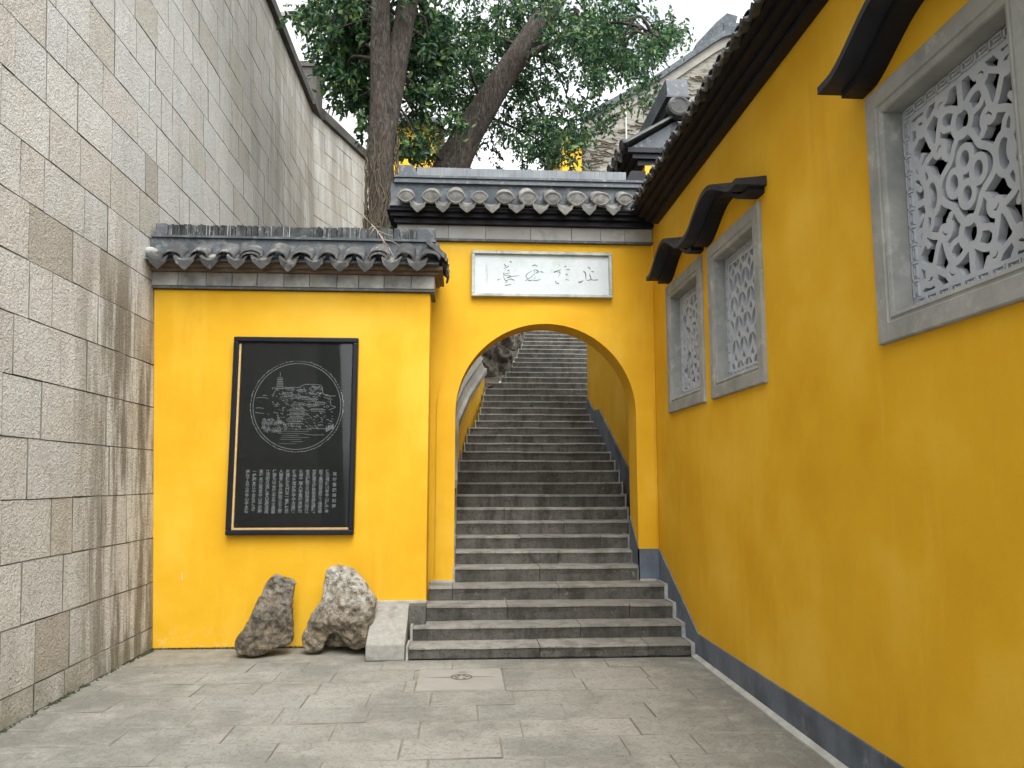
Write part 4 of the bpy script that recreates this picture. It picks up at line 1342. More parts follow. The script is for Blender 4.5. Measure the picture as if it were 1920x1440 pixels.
mb.add([(sxf(y_) - 0.022, y_, z_) for y_, z_ in loop] + [(sxf(y_) + 0.004, y_, z_) for y_, z_ in loop],
       [tuple(range(len(loop)))[::-1]] + [(i, i + len(loop), (i + 1) % len(loop) + len(loop), (i + 1) % len(loop)) for i in range(len(loop))])
part('plinth', mb, M['plinth'], sr)
cx_ = SX + 0.42
y0c = 9.90
c = MB()
c.box(SX - 0.10, SX + 0.95, y0c - 0.05, 14.35, 5.985, 6.06)
c.box(SX - 0.18, SX + 1.03, y0c - 0.10, 14.35, 6.063, 6.13)
c.box(SX - 0.25, SX + 1.10, y0c - 0.14, 14.35, 6.133, 6.20)
part('corbel_course', c, M['black'], sr)
c = MB()
c.prism([(cx_ - 0.62, 6.21), (cx_ + 0.62, 6.21), (cx_, 6.60)], 'y', y0c - 0.12, 14.35)
part('cap_core', c, M['slate'], sr)
c = MB()
for s_ in (-1, 1):
    q = [(cx_ + s_ * 0.68, 6.24), (cx_ + s_ * 0.68, 6.285), (cx_, 6.695), (cx_, 6.645)]
    c.prism(q if s_ > 0 else q[::-1], 'y', y0c - 0.20, 14.35)
part('gable_slope', c, M['ridge'], sr)
c = MB()
for s_ in (-1, 1):
    q = [(cx_ + s_ * 0.70, 6.232), (cx_ + s_ * 0.70, 6.258), (cx_, 6.672), (cx_, 6.643)]
    c.prism(q if s_ > 0 else q[::-1], 'y', y0c - 0.225, y0c - 0.203)
part('verge_strip', c, M['tile_pale'], sr)
c = MB()
c.box(cx_ - 0.13, cx_ + 0.13, y0c - 0.16, 14.35, 6.70, 6.86)
part('ridge_base', c, M['black'], sr)
c = MB()
c.prism([(y0c - 0.26, 6.885), (y0c - 0.20, 7.16), (14.35, 7.16), (14.35, 6.885)], 'x', cx_ - 0.145, cx_ + 0.145)
c.box(cx_ - 0.165, cx_ + 0.165, y0c - 0.28, 14.35, 6.862, 6.884)
part('ridge', c, M['slate'], sr)
disc = MB()
n = 20
pr = [(0.15 * math.cos(2 * math.pi * k / n), 0.125 * math.sin(2 * math.pi * k / n) * (1.0 if math.sin(2 * math.pi * k / n) > 0 else 1.25)) for k in range(n)]
vs = [(cx_ + a, y0c - 0.30, 6.745 + b_) for a, b_ in pr] + [(cx_ + a, y0c - 0.17, 6.745 + b_) for a, b_ in pr] + [(cx_ + a * .8, y0c - 0.312, 6.745 + b_ * .8) for a, b_ in pr] + [(cx_ + a * .6, y0c - 0.302, 6.745 + b_ * .6) for a, b_ in pr]
disc.add(vs, [tuple(3 * n + i for i in range(n))] + [(i, (i + 1) % n, (i + 1) % n + n, i + n)[::-1] for i in range(n)] + [(i, (i + 1) % n, (i + 1) % n + 2 * n, i + 2 * n) for i in range(n)] + [(i + 2 * n, (i + 1) % n + 2 * n, (i + 1) % n + 3 * n, i + 3 * n) for i in range(n)])
part('ridge_end_tile', disc, M['tile'], sr)
cov_s = cover_mesh('disc', 0.5, R(32), M['tile'])
drp_s = drip_mesh(0.5, R(32), M['tile'], 0.105, 0.135)
roof_run(sr, (cx_ - 0.72, y0c - 0.02, 6.26), (0, 0.29, 0), 15, R(-90), cov_s, drp_s, 0.0, -0.04, 0.01, 0.01, True)

# ------------------------------------------------------------------ yellow building on the right
yb = thing('temple_building', 'long yellow temple building with lattice windows and dark tiled eave', 'building', (XR, 5, 0))
WINS = [(7.235, 8.535), (5.735, 7.02), (2.80, 4.095), (-0.1, 1.2)]
WZ0, WZ1 = 2.495, 3.945
EZ = 4.83
mb = MB()
YA, YB = -5.0, GY - 0.003
edges_ = sorted([YA, YB] + [e for w_ in WINS for e in w_])
ns_ = []
inset = 0.05
ey = [YA] + sorted([e for w_ in WINS for e in (w_[0] + inset, w_[1] - inset)]) + [YB]
def wall_rect(y0, y1, z0, z1):
    ny, nz_ = max(1, int((y1 - y0) / 0.5)), max(1, int((z1 - z0) / 0.5))
    n0 = len(mb.v)
    for j in range(nz_ + 1):
        for i in range(ny + 1):
            mb.v.append((XR, y0 + (y1 - y0) * i / ny, z0 + (z1 - z0) * j / nz_))
    for j in range(nz_):
        for i in range(ny):
            q = n0 + j * (ny + 1) + i
            mb.f.append((q, q + ny + 1, q + ny + 2, q + 1)); mb.mi.append(0)
wall_rect(YA, YB, -0.05, WZ0 + inset)
wall_rect(YA, YB, WZ1 - inset, EZ + 0.25)
for i in range(0, len(ey), 2):
    wall_rect(ey[i], ey[i + 1], WZ0 + inset, WZ1 - inset)
part('plaster_wall', mb, M['stucco'], yb)
# dark rooms behind the lattices, and the unseen rest of the house
mb = MB()
X1 = XR + 3.0
mb.add([(XR + 0.30, YA, 0), (XR + 0.30, YB, 0), (XR + 0.30, YB, EZ), (XR + 0.30, YA, EZ)], [])
mb.add([(X1, YA, 0), (X1, YB, 0), (X1, YB, EZ + 1.2), (X1, YA, EZ + 1.2)], [(0, 1, 2, 3)])
mb.add([(XR + 0.002, YA, -0.02), (X1, YA, -0.02), (X1, YB, -0.02), (XR + 0.002, YB, -0.02)], [(0, 1, 2, 3)])
mb.add([(XR + 0.002, YB, 0), (X1, YB, 0), (X1, YB, EZ + 1.2), (XR + 0.002, YB, EZ + .2)], [(0, 1, 2, 3)])
mb.add([(XR + 0.002, YA, 0), (X1, YA, 0), (X1, YA, EZ + 1.2), (XR + 0.002, YA, EZ + .2)], [(3, 2, 1, 0)])
mb.add([(XR + 0.002, YA, EZ + .2), (X1, YA, EZ + .2), (X1, YB, EZ + .2), (XR + 0.002, YB, EZ + .2)], [(0, 1, 2, 3)])
part('interior', mb, M['interior'], yb)
# plinth: level along the lane, then climbing with the steps
loop = [(YA, 0.0), (YA, 0.25), (7.70, 0.238), (9.17, 0.935), (9.17, 0.0)]
mb = MB()
mb.add([(XR - 0.016, a, b_) for a, b_ in loop] + [(XR + 0.004, a, b_) for a, b_ in loop], [tuple(range(5))] + [(i, (i + 1) % 5, (i + 1) % 5 + 5, i + 5) for i in range(5)])
part('plinth', mb, M['plinth'], yb)
mb = MB()
yy = -1.0
while yy < 7.76:
    l = random.uniform(0.25, 0.5)
    w_ = random.uniform(0.035, 0.060)
    v = []
    for q in (yy, min(yy + l, 7.78)):
        ww = 0.045 + 0.014 * mnoise.noise(Vector((q * 3, 0, 0)))
        v += [(XR - 0.017, q, -0.02), (XR - 0.017 - ww, q, -0.02), (XR - 0.017 - ww, q, 0.012), (XR - 0.017, q, 0.034)]
    mb.add(v, [(1, 5, 6, 2), (2, 6, 7, 3)])
    yy += l
part('mortar_edge', mb, M['mortar'], yb, kind='stuff')

# ---- pierced lattices: a field sampled on a grid, cut out and given thickness
def marching(F, us, vs_, y_front, thick, mk):
    """F > 0 is solid. mk(u, v, d) maps to 3D. Returns MB with front, back and cut edges."""
    mb = MB()
    nu, nv = len(us), len(vs_)
    cache = {}
    def vert(u, v):
        k = (round(u, 5), round(v, 5))
        if k not in cache:
            cache[k] = len(mb.v)
            mb.v.append(mk(u, v, 0.0)); mb.v.append(mk(u, v, thick))
        return cache[k]
    for j in range(nv - 1):
        for i in range(nu - 1):
            c = [(us[i], vs_[j], F[j, i]), (us[i + 1], vs_[j], F[j, i + 1]), (us[i + 1], vs_[j + 1], F[j + 1, i + 1]), (us[i], vs_[j + 1], F[j + 1, i])]
            pos = [q[2] > 0 for q in c]
            if not any(pos):
                continue
            poly, cut = [], []
            for k in range(4):
                a, b_ = c[k], c[(k + 1) % 4]
                if a[2] > 0:
                    poly.append((a[0], a[1], 0))
                if (a[2] > 0) != (b_[2] > 0):
                    t = a[2] / (a[2] - b_[2])
                    t = min(max(t, 0.02), 0.98)
                    poly.append((a[0] + (b_[0] - a[0]) * t, a[1] + (b_[1] - a[1]) * t, 1 if a[2] > 0 else 2))
            ids = [vert(p[0], p[1]) for p in poly]
            if len(ids) >= 3:
                mb.f.append(tuple(ids)); mb.mi.append(0)
                mb.f.append(tuple(q + 1 for q in ids[::-1])); mb.mi.append(0)
            m = len(poly)
            for k in range(m):
                if poly[k][2] == 1 and poly[(k + 1) % m][2] == 2:
                    a, b_ = ids[k], ids[(k + 1) % m]
                    mb.f.append((b_, a, a + 1, b_ + 1)); mb.mi.append(0)
    return mb

LW, LH = 0.99, 1.14        # opening of a window
def seg_d(U, V, a, b_):
    ax, ay = a; bx, by = b_
    dx, dy = bx - ax, by - ay
    t = np.clip(((U - ax) * dx + (V - ay) * dy) / (dx * dx + dy * dy + 1e-12), 0, 1)
    return np.hypot(U - ax - t * dx, V - ay - t * dy)
def poly_d(U, V, pts):
    d = np.full(U.shape, 9.0)
    for a, b_ in zip(pts[:-1], pts[1:]):
        d = np.minimum(d, seg_d(U, V, a, b_))
    return d
def ell(cx, cy, rx, ry, a0=0, a1=360, n=36):
    return [(cx + rx * math.cos(R(a0 + (a1 - a0) * k / n)), cy + ry * math.sin(R(a0 + (a1 - a0) * k / n))) for k in range(n + 1)]
def curl(cx, cy, r, a0, turns=1.1, sgn=1, n=22):
    return [(cx + r * (1 - 0.62 * k / n) * math.cos(R(a0) + sgn * turns * 2 * math.pi * k / n), cy + r * (1 - 0.62 * k / n) * math.sin(R(a0) + sgn * turns * 2 * math.pi * k / n)) for k in range(n + 1)]
def scroll_field(U, V):
    """bands of scrollwork: four rings in the middle, an oval on each axis, wavy bands and hooked curls between them"""
    hw, hh = LW / 2 - 0.085, LH / 2 - 0.085
    A, B = np.abs(U), np.abs(V)
    S = []
    def wavy(rx, ry, amp, n, ph=0.0, a0=0, a1=90, m=40):
        out = []
        for k in range(m + 1):
            a = R(a0 + (a1 - a0) * k / m)
            q = 1 + amp * math.cos(n * a + ph)
            out.append((rx * q * math.cos(a), ry * q * math.sin(a)))
        return out
    S.append((ell(0, 0.090, 0.052, 0.060), .030)); S.append((ell(0.092, 0, 0.050, 0.062), .030))
    S.append((wavy(0.185, 0.200, 0.16, 4), .030))
    S.append((ell(0, 0.285, 0.070, 0.072), .032)); S.append((ell(0.272, 0, 0.058, 0.095), .032))
    S.append((wavy(0.335, 0.385, 0.10, 8, math.pi), .030))
    S.append(([(0, 0.352), (0, hh)], .034)); S.append(([(0.33, 0.0), (hw, 0)], .030))
    S.append((curl(0.195, 0.215, 0.058, 230, 0.95, -1), .028)); S.append(([(0.135, 0.150), (0.155, 0.175)], .030))
    S.append(([(0.235, 0.250), (0.255, 0.275)], .030)); S.append(([(0.07, 0.285), (0.14, 0.300), (0.165, 0.330)], .027))
    S.append(([(0.272, 0.095), (0.290, 0.150), (0.305, 0.165)], .027))
    S.append((curl(0.335, 0.400, 0.062, 30, 1.0, 1), .030)); S.append(([(0.260, 0.285), (0.292, 0.355)], .030))
    S.append(([(0.385, 0.440), (hw, 0.455)], .030)); S.append(([(0.375, 0.355), (hw, 0.330)], .028)); S.append(([(0.300, 0.452), (0.275, hh)], .030))
    S.append((curl(0.160, 0.432, 0.050, 150, 0.9, -1), .028)); S.append(([(0.115, 0.450), (0.095, hh)], .030)); S.append(([(0.205, 0.440), (0.240, 0.420), (0.275, 0.40)], .026)); S.append(([(0.165, 0.385), (0.165, 0.355)], .028))
    S.append((curl(0.378, 0.190, 0.044, 250, 0.9, 1), .026)); S.append(([(0.365, 0.148), (0.352, 0.115)], .028)); S.append(([(0.350, 0.225), (0.335, 0.25)], .026)); S.append(([(0.38, 0.235), (hw, 0.262)], .026))
    S.append(([(0.37, 0.075), (hw, 0.105)], .026))
    F = np.full(U.shape, -9.0)
    for pts, w in S:
        F = np.maximum(F, w / 2 * 1.22 - poly_d(A, B, pts))
    for cx, cy, r in ((0.178, 0.205, 0.026), (0.320, 0.392, 0.028), (0.150, 0.428, 0.023), (0.368, 0.186, 0.020)):
        F = np.maximum(F, r - np.hypot(A - cx, B - cy))
    rim = np.maximum(A - hw, B - hh)
    return np.maximum(F, rim)
def petal_field(U, V):
    """slanting leaf-shaped holes in rows with small diamonds between"""
    hw, hh = LW / 2 - 0.085, LH / 2 - 0.085
    F = np.full(U.shape, 9.0)
    a, bq = 0.205, 0.200
    for j in range(-4, 5):
        for i in range(-4, 5):
            ox = i * a + (a / 2 if j % 2 else 0.0)
            oy = j * bq
            for s_ in (-1, 1):
                cx, cy = ox + s_ * a / 4, oy + bq / 2
                ang = math.atan2(bq, s_ * a / 2)
                x = (U - cx) * math.cos(ang) + (V - cy) * math.sin(ang)
                y_ = -(U - cx) * math.sin(ang) + (V - cy) * math.cos(ang)
                # lens: two discs
                rr, off = 0.124, 0.087
                d = np.maximum(np.hypot(x, y_ - off) - rr, np.hypot(x, y_ + off) - rr)
                F = np.minimum(F, d)
            d2 = (np.abs(U - ox - a / 2) / 0.040 + np.abs(V - oy) / 0.054 - 1) * 0.028
            F = np.minimum(F, d2)
    rim = np.maximum(np.abs(U) - hw, np.abs(V) - hh)
    return np.maximum(F, rim)

def fret(uc, vc, L, along, mk, mb):
    """meander of raised bars along one side of the screen"""
    n = max(2, int(round(L / 0.095)))
    s_ = L / n
    w = 0.008
    for k in range(n):
        u0 = -L / 2 + k * s_
        bars = [(u0 + .004, u0 + s_ * .78, 0.026, 0.026 + w), (u0 + s_ * .70, u0 + s_ * .78, 0.004, 0.026), (u0 + s_ * .28, u0 + s_ * .62, 0.004, 0.004 + w), (u0 + s_ * .20, u0 + s_ * .28, 0.004, 0.020), (u0 + s_ * .86, u0 + s_ * .99, -0.008, 0.028)]
        bars.append((u0 + s_ * .04, u0 + s_ * .86, -0.016, -0.016 + w))
        for a0_, a1_, b0, b1 in bars:
            if along == 'u':
                q = [(uc + a0_, vc + b0), (uc + a1_, vc + b0), (uc + a1_, vc + b1), (uc + a0_, vc + b1)]
            else:
                q = [(uc + b0, vc + a0_), (uc + b1, vc + a0_), (uc + b1, vc + a1_), (uc + b0, vc + a1_)]
            v = [mk(p[0], p[1], -0.012) for p in q] + [mk(p[0], p[1], 0.002) for p in q]
            mb.add(v, [(0, 1, 2, 3), (0, 4, 5, 1), (1, 5, 6, 2), (2, 6, 7, 3), (3, 7, 4, 0)])

def window(y0, y1, field, nres, nm):
    yc, zc_ = (y0 + y1) / 2, (WZ0 + WZ1) / 2
    # frame: a moulded profile swept round the opening. (inset, projection towards the lane)
    prof = [(-0.004, -0.02), (0.0, 0.024), (0.008, 0.030), (0.105, 0.030), (0.112, 0.020), (0.125, 0.020), (0.132, 0.026), (0.150, 0.020), (0.156, 0.010), (0.156, -0.165)]
    mb = MB()
    for ins, pj in prof:
        a, b_, c_, d_ = y0 + ins, y1 - ins, WZ0 + ins, WZ1 - ins
        mb.v += [(XR - pj, a, c_), (XR - pj, b_, c_), (XR - pj, b_, d_), (XR - pj, a, d_)]
    for k in range(len(prof) - 1):
        for q in range(4):
            mb.f.append((4 * k + q, 4 * k + 4 + q, 4 * k + 4 + (q + 1) % 4, 4 * k + (q + 1) % 4)); mb.mi.append(0)
    fr = part('window', mb, M['frame'], yb)
    W2, H2 = (y1 - y0) / 2 - 0.157, (WZ1 - WZ0) / 2 - 0.157
    us = np.linspace(-W2, W2, nres); vs_ = np.linspace(-H2, H2, int(nres * 1.15))
    U, V = np.meshgrid(us * (LW / 2 / W2), vs_ * (LH / 2 / H2))
    F = field(U, V)
    mk = lambda u, v, d: (XR + 0.098 + d, yc - u, zc_ + v)
    lm = marching(F, us, vs_, 0, 0.042, mk)
    la = part('lattice', lm, M['lattice'], fr)
    fm = MB()
    fret(0, -H2 + 0.030, 2 * W2 - 0.08, 'u', mk, fm); fret(0, H2 - 0.042, 2 * W2 - 0.08, 'u', mk, fm)
    fret(-W2 + 0.030, 0, 2 * H2 - 0.14, 'v', mk, fm); fret(W2 - 0.042, 0, 2 * H2 - 0.14, 'v', mk, fm)
    part('fret_border', fm, M['lattice'], fr)
    return fr
window(*WINS[2], scroll_field, 190, 'a')
window(*WINS[1], petal_field, 120, 'b')
window(*WINS[0], scroll_field, 110, 'c')
window(*WINS[3], petal_field, 60, 'd')

# ---- arched hoods over the windows
def hood(yc, half):
    n = 28
    def zt(t):
        a = abs(t) / half
        if a > 0.84:
            return 4.025
        x = a / 0.84
        return 4.025 + 0.215 * (0.5 + 0.5 * math.cos(math.pi * x)) ** 0.8
    mb = MB()
    def layer(h0, th, proj, proj0, hf, mi=0):
        vs = []
        for k in range(n + 1):
            t = -hf + 2 * hf * k / n
            z = zt(t * half / hf) + h0
            vs += [(XR - proj, yc + t, z), (XR - proj, yc + t, z + th), (XR + 0.004, yc + t, z + th + 0.03), (XR + 0.004, yc + t, z)]
        fs = []
        for k in range(n):
            a, b_ = 4 * k, 4 * k + 4
            for q in range(4):
                fs.append((a + q, a + (q + 1) % 4, b_ + (q + 1) % 4, b_ + q))
        fs.append((3, 2, 1, 0)); fs.append((4 * n, 4 * n + 1, 4 * n + 2, 4 * n + 3))
        mb.add(vs, fs, mi)
    layer(0.0, 0.045, 0.25, 0, half)
    layer(-0.045, 0.042, 0.13, 0, half - 0.05, 1)
    part('window_hood', mb, [M['slate_dark'], M['black']], yb)
M['slate_dark'] = simple('dark_slate_paint', (0.012, 0.014, 0.020), (0.026, 0.029, 0.038), 2.5, 0.6, 0.25, 0.004, 30)
hood(7.83, 0.70)
hood(6.36, 0.765)
hood(3.44, 0.765)
hood(0.55, 0.765)

# ---- eave: corbelled soffit, tiles, roof slope
c = MB()
for k, (xo, z0, z1) in enumerate(((0.085, EZ, EZ + 0.05), (0.155, EZ + 0.053, EZ + 0.098), (0.235, EZ + 0.101, EZ + 0.142), (0.30, EZ + 0.145, EZ + 0.175))):
    c.box(XR - xo, XR + 0.3, -5.0, GY - 0.30 + 0.04 * k - 0.02, z0, z1)
part('corbel_course', c, M['black'], yb)
c = MB()
c.prism([(XR - 0.33, EZ + 0.18), (XR - 0.33, EZ + 0.215), (X1 + 0.2, EZ + 2.0), (X1 + 0.2, EZ + 1.9)], 'y', -5.0, GY - 0.28)
part('roof_slope', c, M['ridge'], yb)
SR = R(27)
cov_r = cover_mesh('plain', 1.2, SR, M['tile'], 0.72)
drp_r = drip_mesh(1.2, SR, M['tile'], 0.082, 0.085)
roof_run(yb, (XR - 0.345, -1.0, EZ + 0.19), (0, 0.2, 0), 49, R(-90), cov_r, drp_r, 0.0, -0.002, 0.025, 0.010, True)

# ------------------------------------------------------------------ rocks
def inside_poly(U, V, P):
    c = np.zeros(U.shape, bool)
    for (x0, y0), (x1, y1) in zip(P, P[1:] + P[:1]):
        cond = ((y0 > V) != (y1 > V)) & (U < (x1 - x0) * (V - y0) / (y1 - y0 + 1e-12) + x0)
        c ^= cond
    return c
def smooth_loop(P, n=4):
    out = []
    m = len(P)
    for i in range(m):
        p0, p1, p2, p3 = (Vector(P[(i + k - 1) % m]) for k in range(4))
        for s_ in range(n):
            t = s_ / n
            q = 0.5 * ((2 * p1) + (p2 - p0) * t + (2 * p0 - 5 * p1 + 4 * p2 - p3) * t * t + (3 * p1 - p0 - 3 * p2 + p3) * t ** 3)
            out.append((q.x, q.y))
    return out
def rock_mesh(name, P, depth, mat, seed, res=0.014, rad=0.22, lean=0.0, rough=0.05, chunky=0.08, raw=False):
    P = smooth_loop(P, 4)
    xs = [p[0] for p in P]; ys = [p[1] for p in P]
    us = np.arange(min(xs) - 2 * res, max(xs) + 3 * res, res); vs_ = np.arange(min(ys) - 2 * res, max(ys) + 3 * res, res)
    U, V = np.meshgrid(us, vs_)
    D = poly_d(U, V, P + [P[0]])
    ins = inside_poly(U, V, P)
    F = np.where(ins, D, -D)
    Dm = {}
    mb = MB()
    def mk(u, v, d):
        return (u, d, v)
    tmp = marching(F, us, vs_, 0, 1.0, mk)
    nv = len(tmp.v)
    A = np.array(tmp.v)
    dd = poly_d(A[:, 0], A[:, 2], P + [P[0]])
    t = np.clip(dd / rad, 0, 1)
    prof = np.sqrt(np.clip(1 - (1 - t) ** 2, 0, 1))
    out = []
    rr = random.Random(int(seed * 13))
    xc, zc2 = sum(xs) / len(xs), sum(ys) / len(ys)
    W_ = max(xs) - min(xs); H_ = max(ys) - min(ys)
    planes = [(rr.uniform(-1.5, 1.5) / W_, rr.uniform(-1.3, 1.3) / H_, rr.uniform(0.62, 1.0)) for _ in range(7)]
    for i in range(nv):
        x, f, z = A[i]
        back = f > 0.5
        q = Vector((x, seed * 5.0 + (3.0 if back else 0.0), z))
        w1 = 0.05 * mnoise.noise(q * 5.0)
        cap = min(a * (x - xc + w1) + b_ * (z - zc2 + w1) + c_ for a, b_, c_ in planes)
        h = depth * min(prof[i], max(cap, 0.25))
        vd = mnoise.voronoi(q * 7.0 / (W_ + 0.35))[0]
        k = min(1.0, dd[i] / 0.04)
        hh = h + k * (chunky * (vd[1] - vd[0] - 0.25) * -0.9 + chunky * 0.8 * mnoise.noise(q * 4.5)
                      + rough * (0.5 - abs(mnoise.noise(q * 10))) - rough * 0.35 + rough * 0.6 * mnoise.noise(q * 22) + rough * 0.3 * mnoise.noise(q * 45))
        hh = max(hh, 0.0)
        y_ = (hh if back else -hh) + lean * z
        wob = 0.014 * mnoise.noise(Vector((x * 9, z * 9, seed))) + 0.008 * mnoise.noise(Vector((x * 26, z * 26, seed)))
        wo2 = 0.014 * mnoise.noise(Vector((x * 9, z * 9, seed + 8))) + 0.008 * mnoise.noise(Vector((x * 26, z * 26, seed + 8)))
        out.append((x + wob, y_, z + wo2))
    tmp.v = out
    if raw:
        return tmp
    return tmp.mesh(name, mat, True)
r1 = [(-2.262, 0.10), (-2.235, 0.02), (-2.20, -0.005), (-2.175, -0.01), (-2.05, -0.02), (-1.955, 0.0), (-1.92, 0.02), (-1.86, 0.05), (-1.77, 0.07), (-1.712, 0.13), (-1.735, 0.45), (-1.73, 0.62), (-1.725, 0.70), (-1.80, 0.735), (-1.895, 0.765), (-1.96, 0.745), (-2.02, 0.66), (-2.08, 0.52), (-2.14, 0.36), (-2.20, 0.24), (-2.25, 0.17)]
m1 = rock_mesh('rock', r1, 0.24, M['rock_dark'], 1.0, lean=0.10, rad=0.11, res=0.011, rough=0.032, chunky=0.06)
o = link('rock', m1, None, (0, 8.17, 0.015))
tag(o, 'smaller dark wedge-shaped rock standing against the yellow wall', 'rock')
r2 = [(-1.620, 0.10), (-1.585, 0.02), (-1.52, -0.01), (-1.45, 0.0), (-1.40, 0.03), (-1.385, 0.09), (-1.345, 0.15), (-1.30, 0.18), (-1.25, 0.165), (-1.20, 0.10), (-1.14, 0.04), (-1.06, 0.02), (-0.985, 0.03), (-0.93, 0.10), (-0.905, 0.25), (-0.885, 0.42), (-0.895, 0.52), (-0.96, 0.62), (-1.03, 0.72), (-1.12, 0.80), (-1.24, 0.845), (-1.34, 0.845), (-1.405, 0.81), (-1.425, 0.70), (-1.425, 0.56), (-1.47, 0.46), (-1.54, 0.36), (-1.575, 0.26), (-1.61, 0.18)]
ra2 = rock_mesh('rock', r2, 0.23, None, 2.0, lean=0.07, rad=0.14, res=0.011, raw=True, rough=0.030, chunky=0.055)
r2b = [(-1.52, 0.02), (-1.35, 0.0), (-1.15, 0.0), (-1.00, 0.03), (-0.95, 0.15), (-0.97, 0.40), (-1.10, 0.60), (-1.30, 0.66), (-1.40, 0.50), (-1.50, 0.30), (-1.55, 0.12)]
rb2 = rock_mesh('rock', r2b, 0.13, None, 2.6, lean=0.07, rad=0.12, res=0.016, raw=True)
ra2.add([(p[0], p[1] + 0.17, p[2]) for p in rb2.v], rb2.f)
m2 = ra2.mesh('rock', M['rock_pale'], True)
o = link('rock', m2, None, (0, 8.19, 0.02))
tag(o, 'larger pale lichened rock with a hollow foot beside the steps', 'rock')
r3 = [(0.38, 3.75), (0.70, 3.85), (1.02, 4.05), (1.18, 4.35), (1.16, 4.62), (1.22, 4.95), (0.98, 5.25), (0.55, 5.2), (0.25, 4.9), (0.15, 4.4), (0.2, 4.0)]
o = link('rock', rock_mesh('rock', r3, 0.55, M['boulder'], 3.0, res=0.04, rad=0.5, rough=0.12, chunky=0.25), None, (-0.12, 16.4, -0.1))
tag(o, 'brown boulder beside the upper steps behind the arch', 'rock')
r4 = [(0.3, 4.6), (1.0, 4.7), (1.5, 5.0), (1.75, 5.6), (1.5, 6.6), (0.8, 7.0), (-0.2, 6.6), (-0.4, 5.5)]
o = link('rock', rock_mesh('rock', r4, 0.7, M['boulder'], 4.0, res=0.06, rad=0.6, rough=0.12, chunky=0.3), None, (-0.25, 18.6, -0.25))
tag(o, 'grey-green rock face above the brown boulder, beside the topmost steps', 'rock')

# ------------------------------------------------------------------ trees
def trunk_path(ctrl, n=9):
    out, rad = [], []
    P = [Vector(c[:3]) for c in ctrl]; Rr = [c[3] for c in ctrl]
    for i in range(len(P) - 1):
        p0, p1, p2, p3 = P[max(i - 1, 0)], P[i], P[i + 1], P[min(i + 2, len(P) - 1)]
        for s_ in range(n):
            t = s_ / n
            out.append(0.5 * ((2 * p1) + (p2 - p0) * t + (2 * p0 - 5 * p1 + 4 * p2 - p3) * t * t + (3 * p1 - p0 - 3 * p2 + p3) * t ** 3))
            rad.append(Rr[i] * (1 - t) + Rr[i + 1] * t)
    out.append(P[-1]); rad.append(Rr[-1])
    return out, rad

def leaf_cloud(clusters, per, seed, size=0.085):
    """leaf sprays: every cluster is a handful of drooping twigs with leaves along them"""
    rg = np.random.default_rng(seed)
    V, F = [], []
    tw = MB()
    for (cx, cy, cz, r) in clusters:
        for k in range(per):
            d = rg.normal(size=3); d /= np.linalg.norm(d)
            d[2] = d[2] * 0.7 - 0.25
            base = np.array([cx, cy, cz]) + rg.normal(size=3) * r * 0.45
            L = rg.uniform(0.14, 0.30)
            nl = int(rg.integers(6, 11))
            for q in range(nl):
                t = (q + 0.5) / nl
                p = base + d * L * t + np.array([0, 0, -0.10 * t * t])
                ax = d * 0.55 + rg.normal(size=3) * 0.65 + np.array([0, 0, -0.35])
                ax /= np.linalg.norm(ax)
                nrm = rg.normal(size=3) + np.array([0, -0.25, 0.8])
                sd = np.cross(ax, nrm); sd /= (np.linalg.norm(sd) + 1e-9)
                nn = np.cross(sd, ax)
                l = size * rg.uniform(0.7, 1.25); w = l * rg.uniform(0.19, 0.26)
                b0 = len(V)
                V.append(p); V.append(p + ax * l * .35 + sd * w + nn * w * .35); V.append(p + ax * l * .75 + sd * w * .75 + nn * w * .2); V.append(p + ax * l - nn * w * .3)
                V.append(p + ax * l * .75 - sd * w * .75 + nn * w * .2); V.append(p + ax * l * .35 - sd * w + nn * w * .35); V.append(p + ax * l * .5)
                F += [(b0, b0 + 1, b0 + 6), (b0 + 1, b0 + 2, b0 + 6), (b0 + 2, b0 + 3, b0 + 6), (b0 + 3, b0 + 4, b0 + 6), (b0 + 4, b0 + 5, b0 + 6), (b0 + 5, b0, b0 + 6)]
    mb = MB()
    mb.v = [tuple(p) for p in V]; mb.f = F; mb.mi = [0] * len(F)
    return mb

def ellipse_clusters(areas, rg, y0, y1, dens=60.0):
    """areas: (x, z, rx, rz, weight) of leafy masses as they stand at 11.5 m"""
    out = []
    for (x, z, rx, rz, wt) in areas:
        n = max(2, int(math.pi * rx * rz * dens * wt))
        for _ in range(n):
            a, q = rg.uniform(0, 2 * math.pi), math.sqrt(rg.uniform(0, 1))
            yy = rg.uniform(y0, y1)
            k = yy / 11.5
            out.append(((x + rx * q * math.cos(a)) * k, yy, 1.75 + (z + rz * q * math.sin(a) - 1.75) * k, rg.uniform(0.12, 0.24)))
    return out
def A(px, py, rx, ry, w=1.0):
    return ((px - 868) * 0.00805, 1.75 + (900 - py) * 0.00826, rx * 0.00805, ry * 0.0082, w)

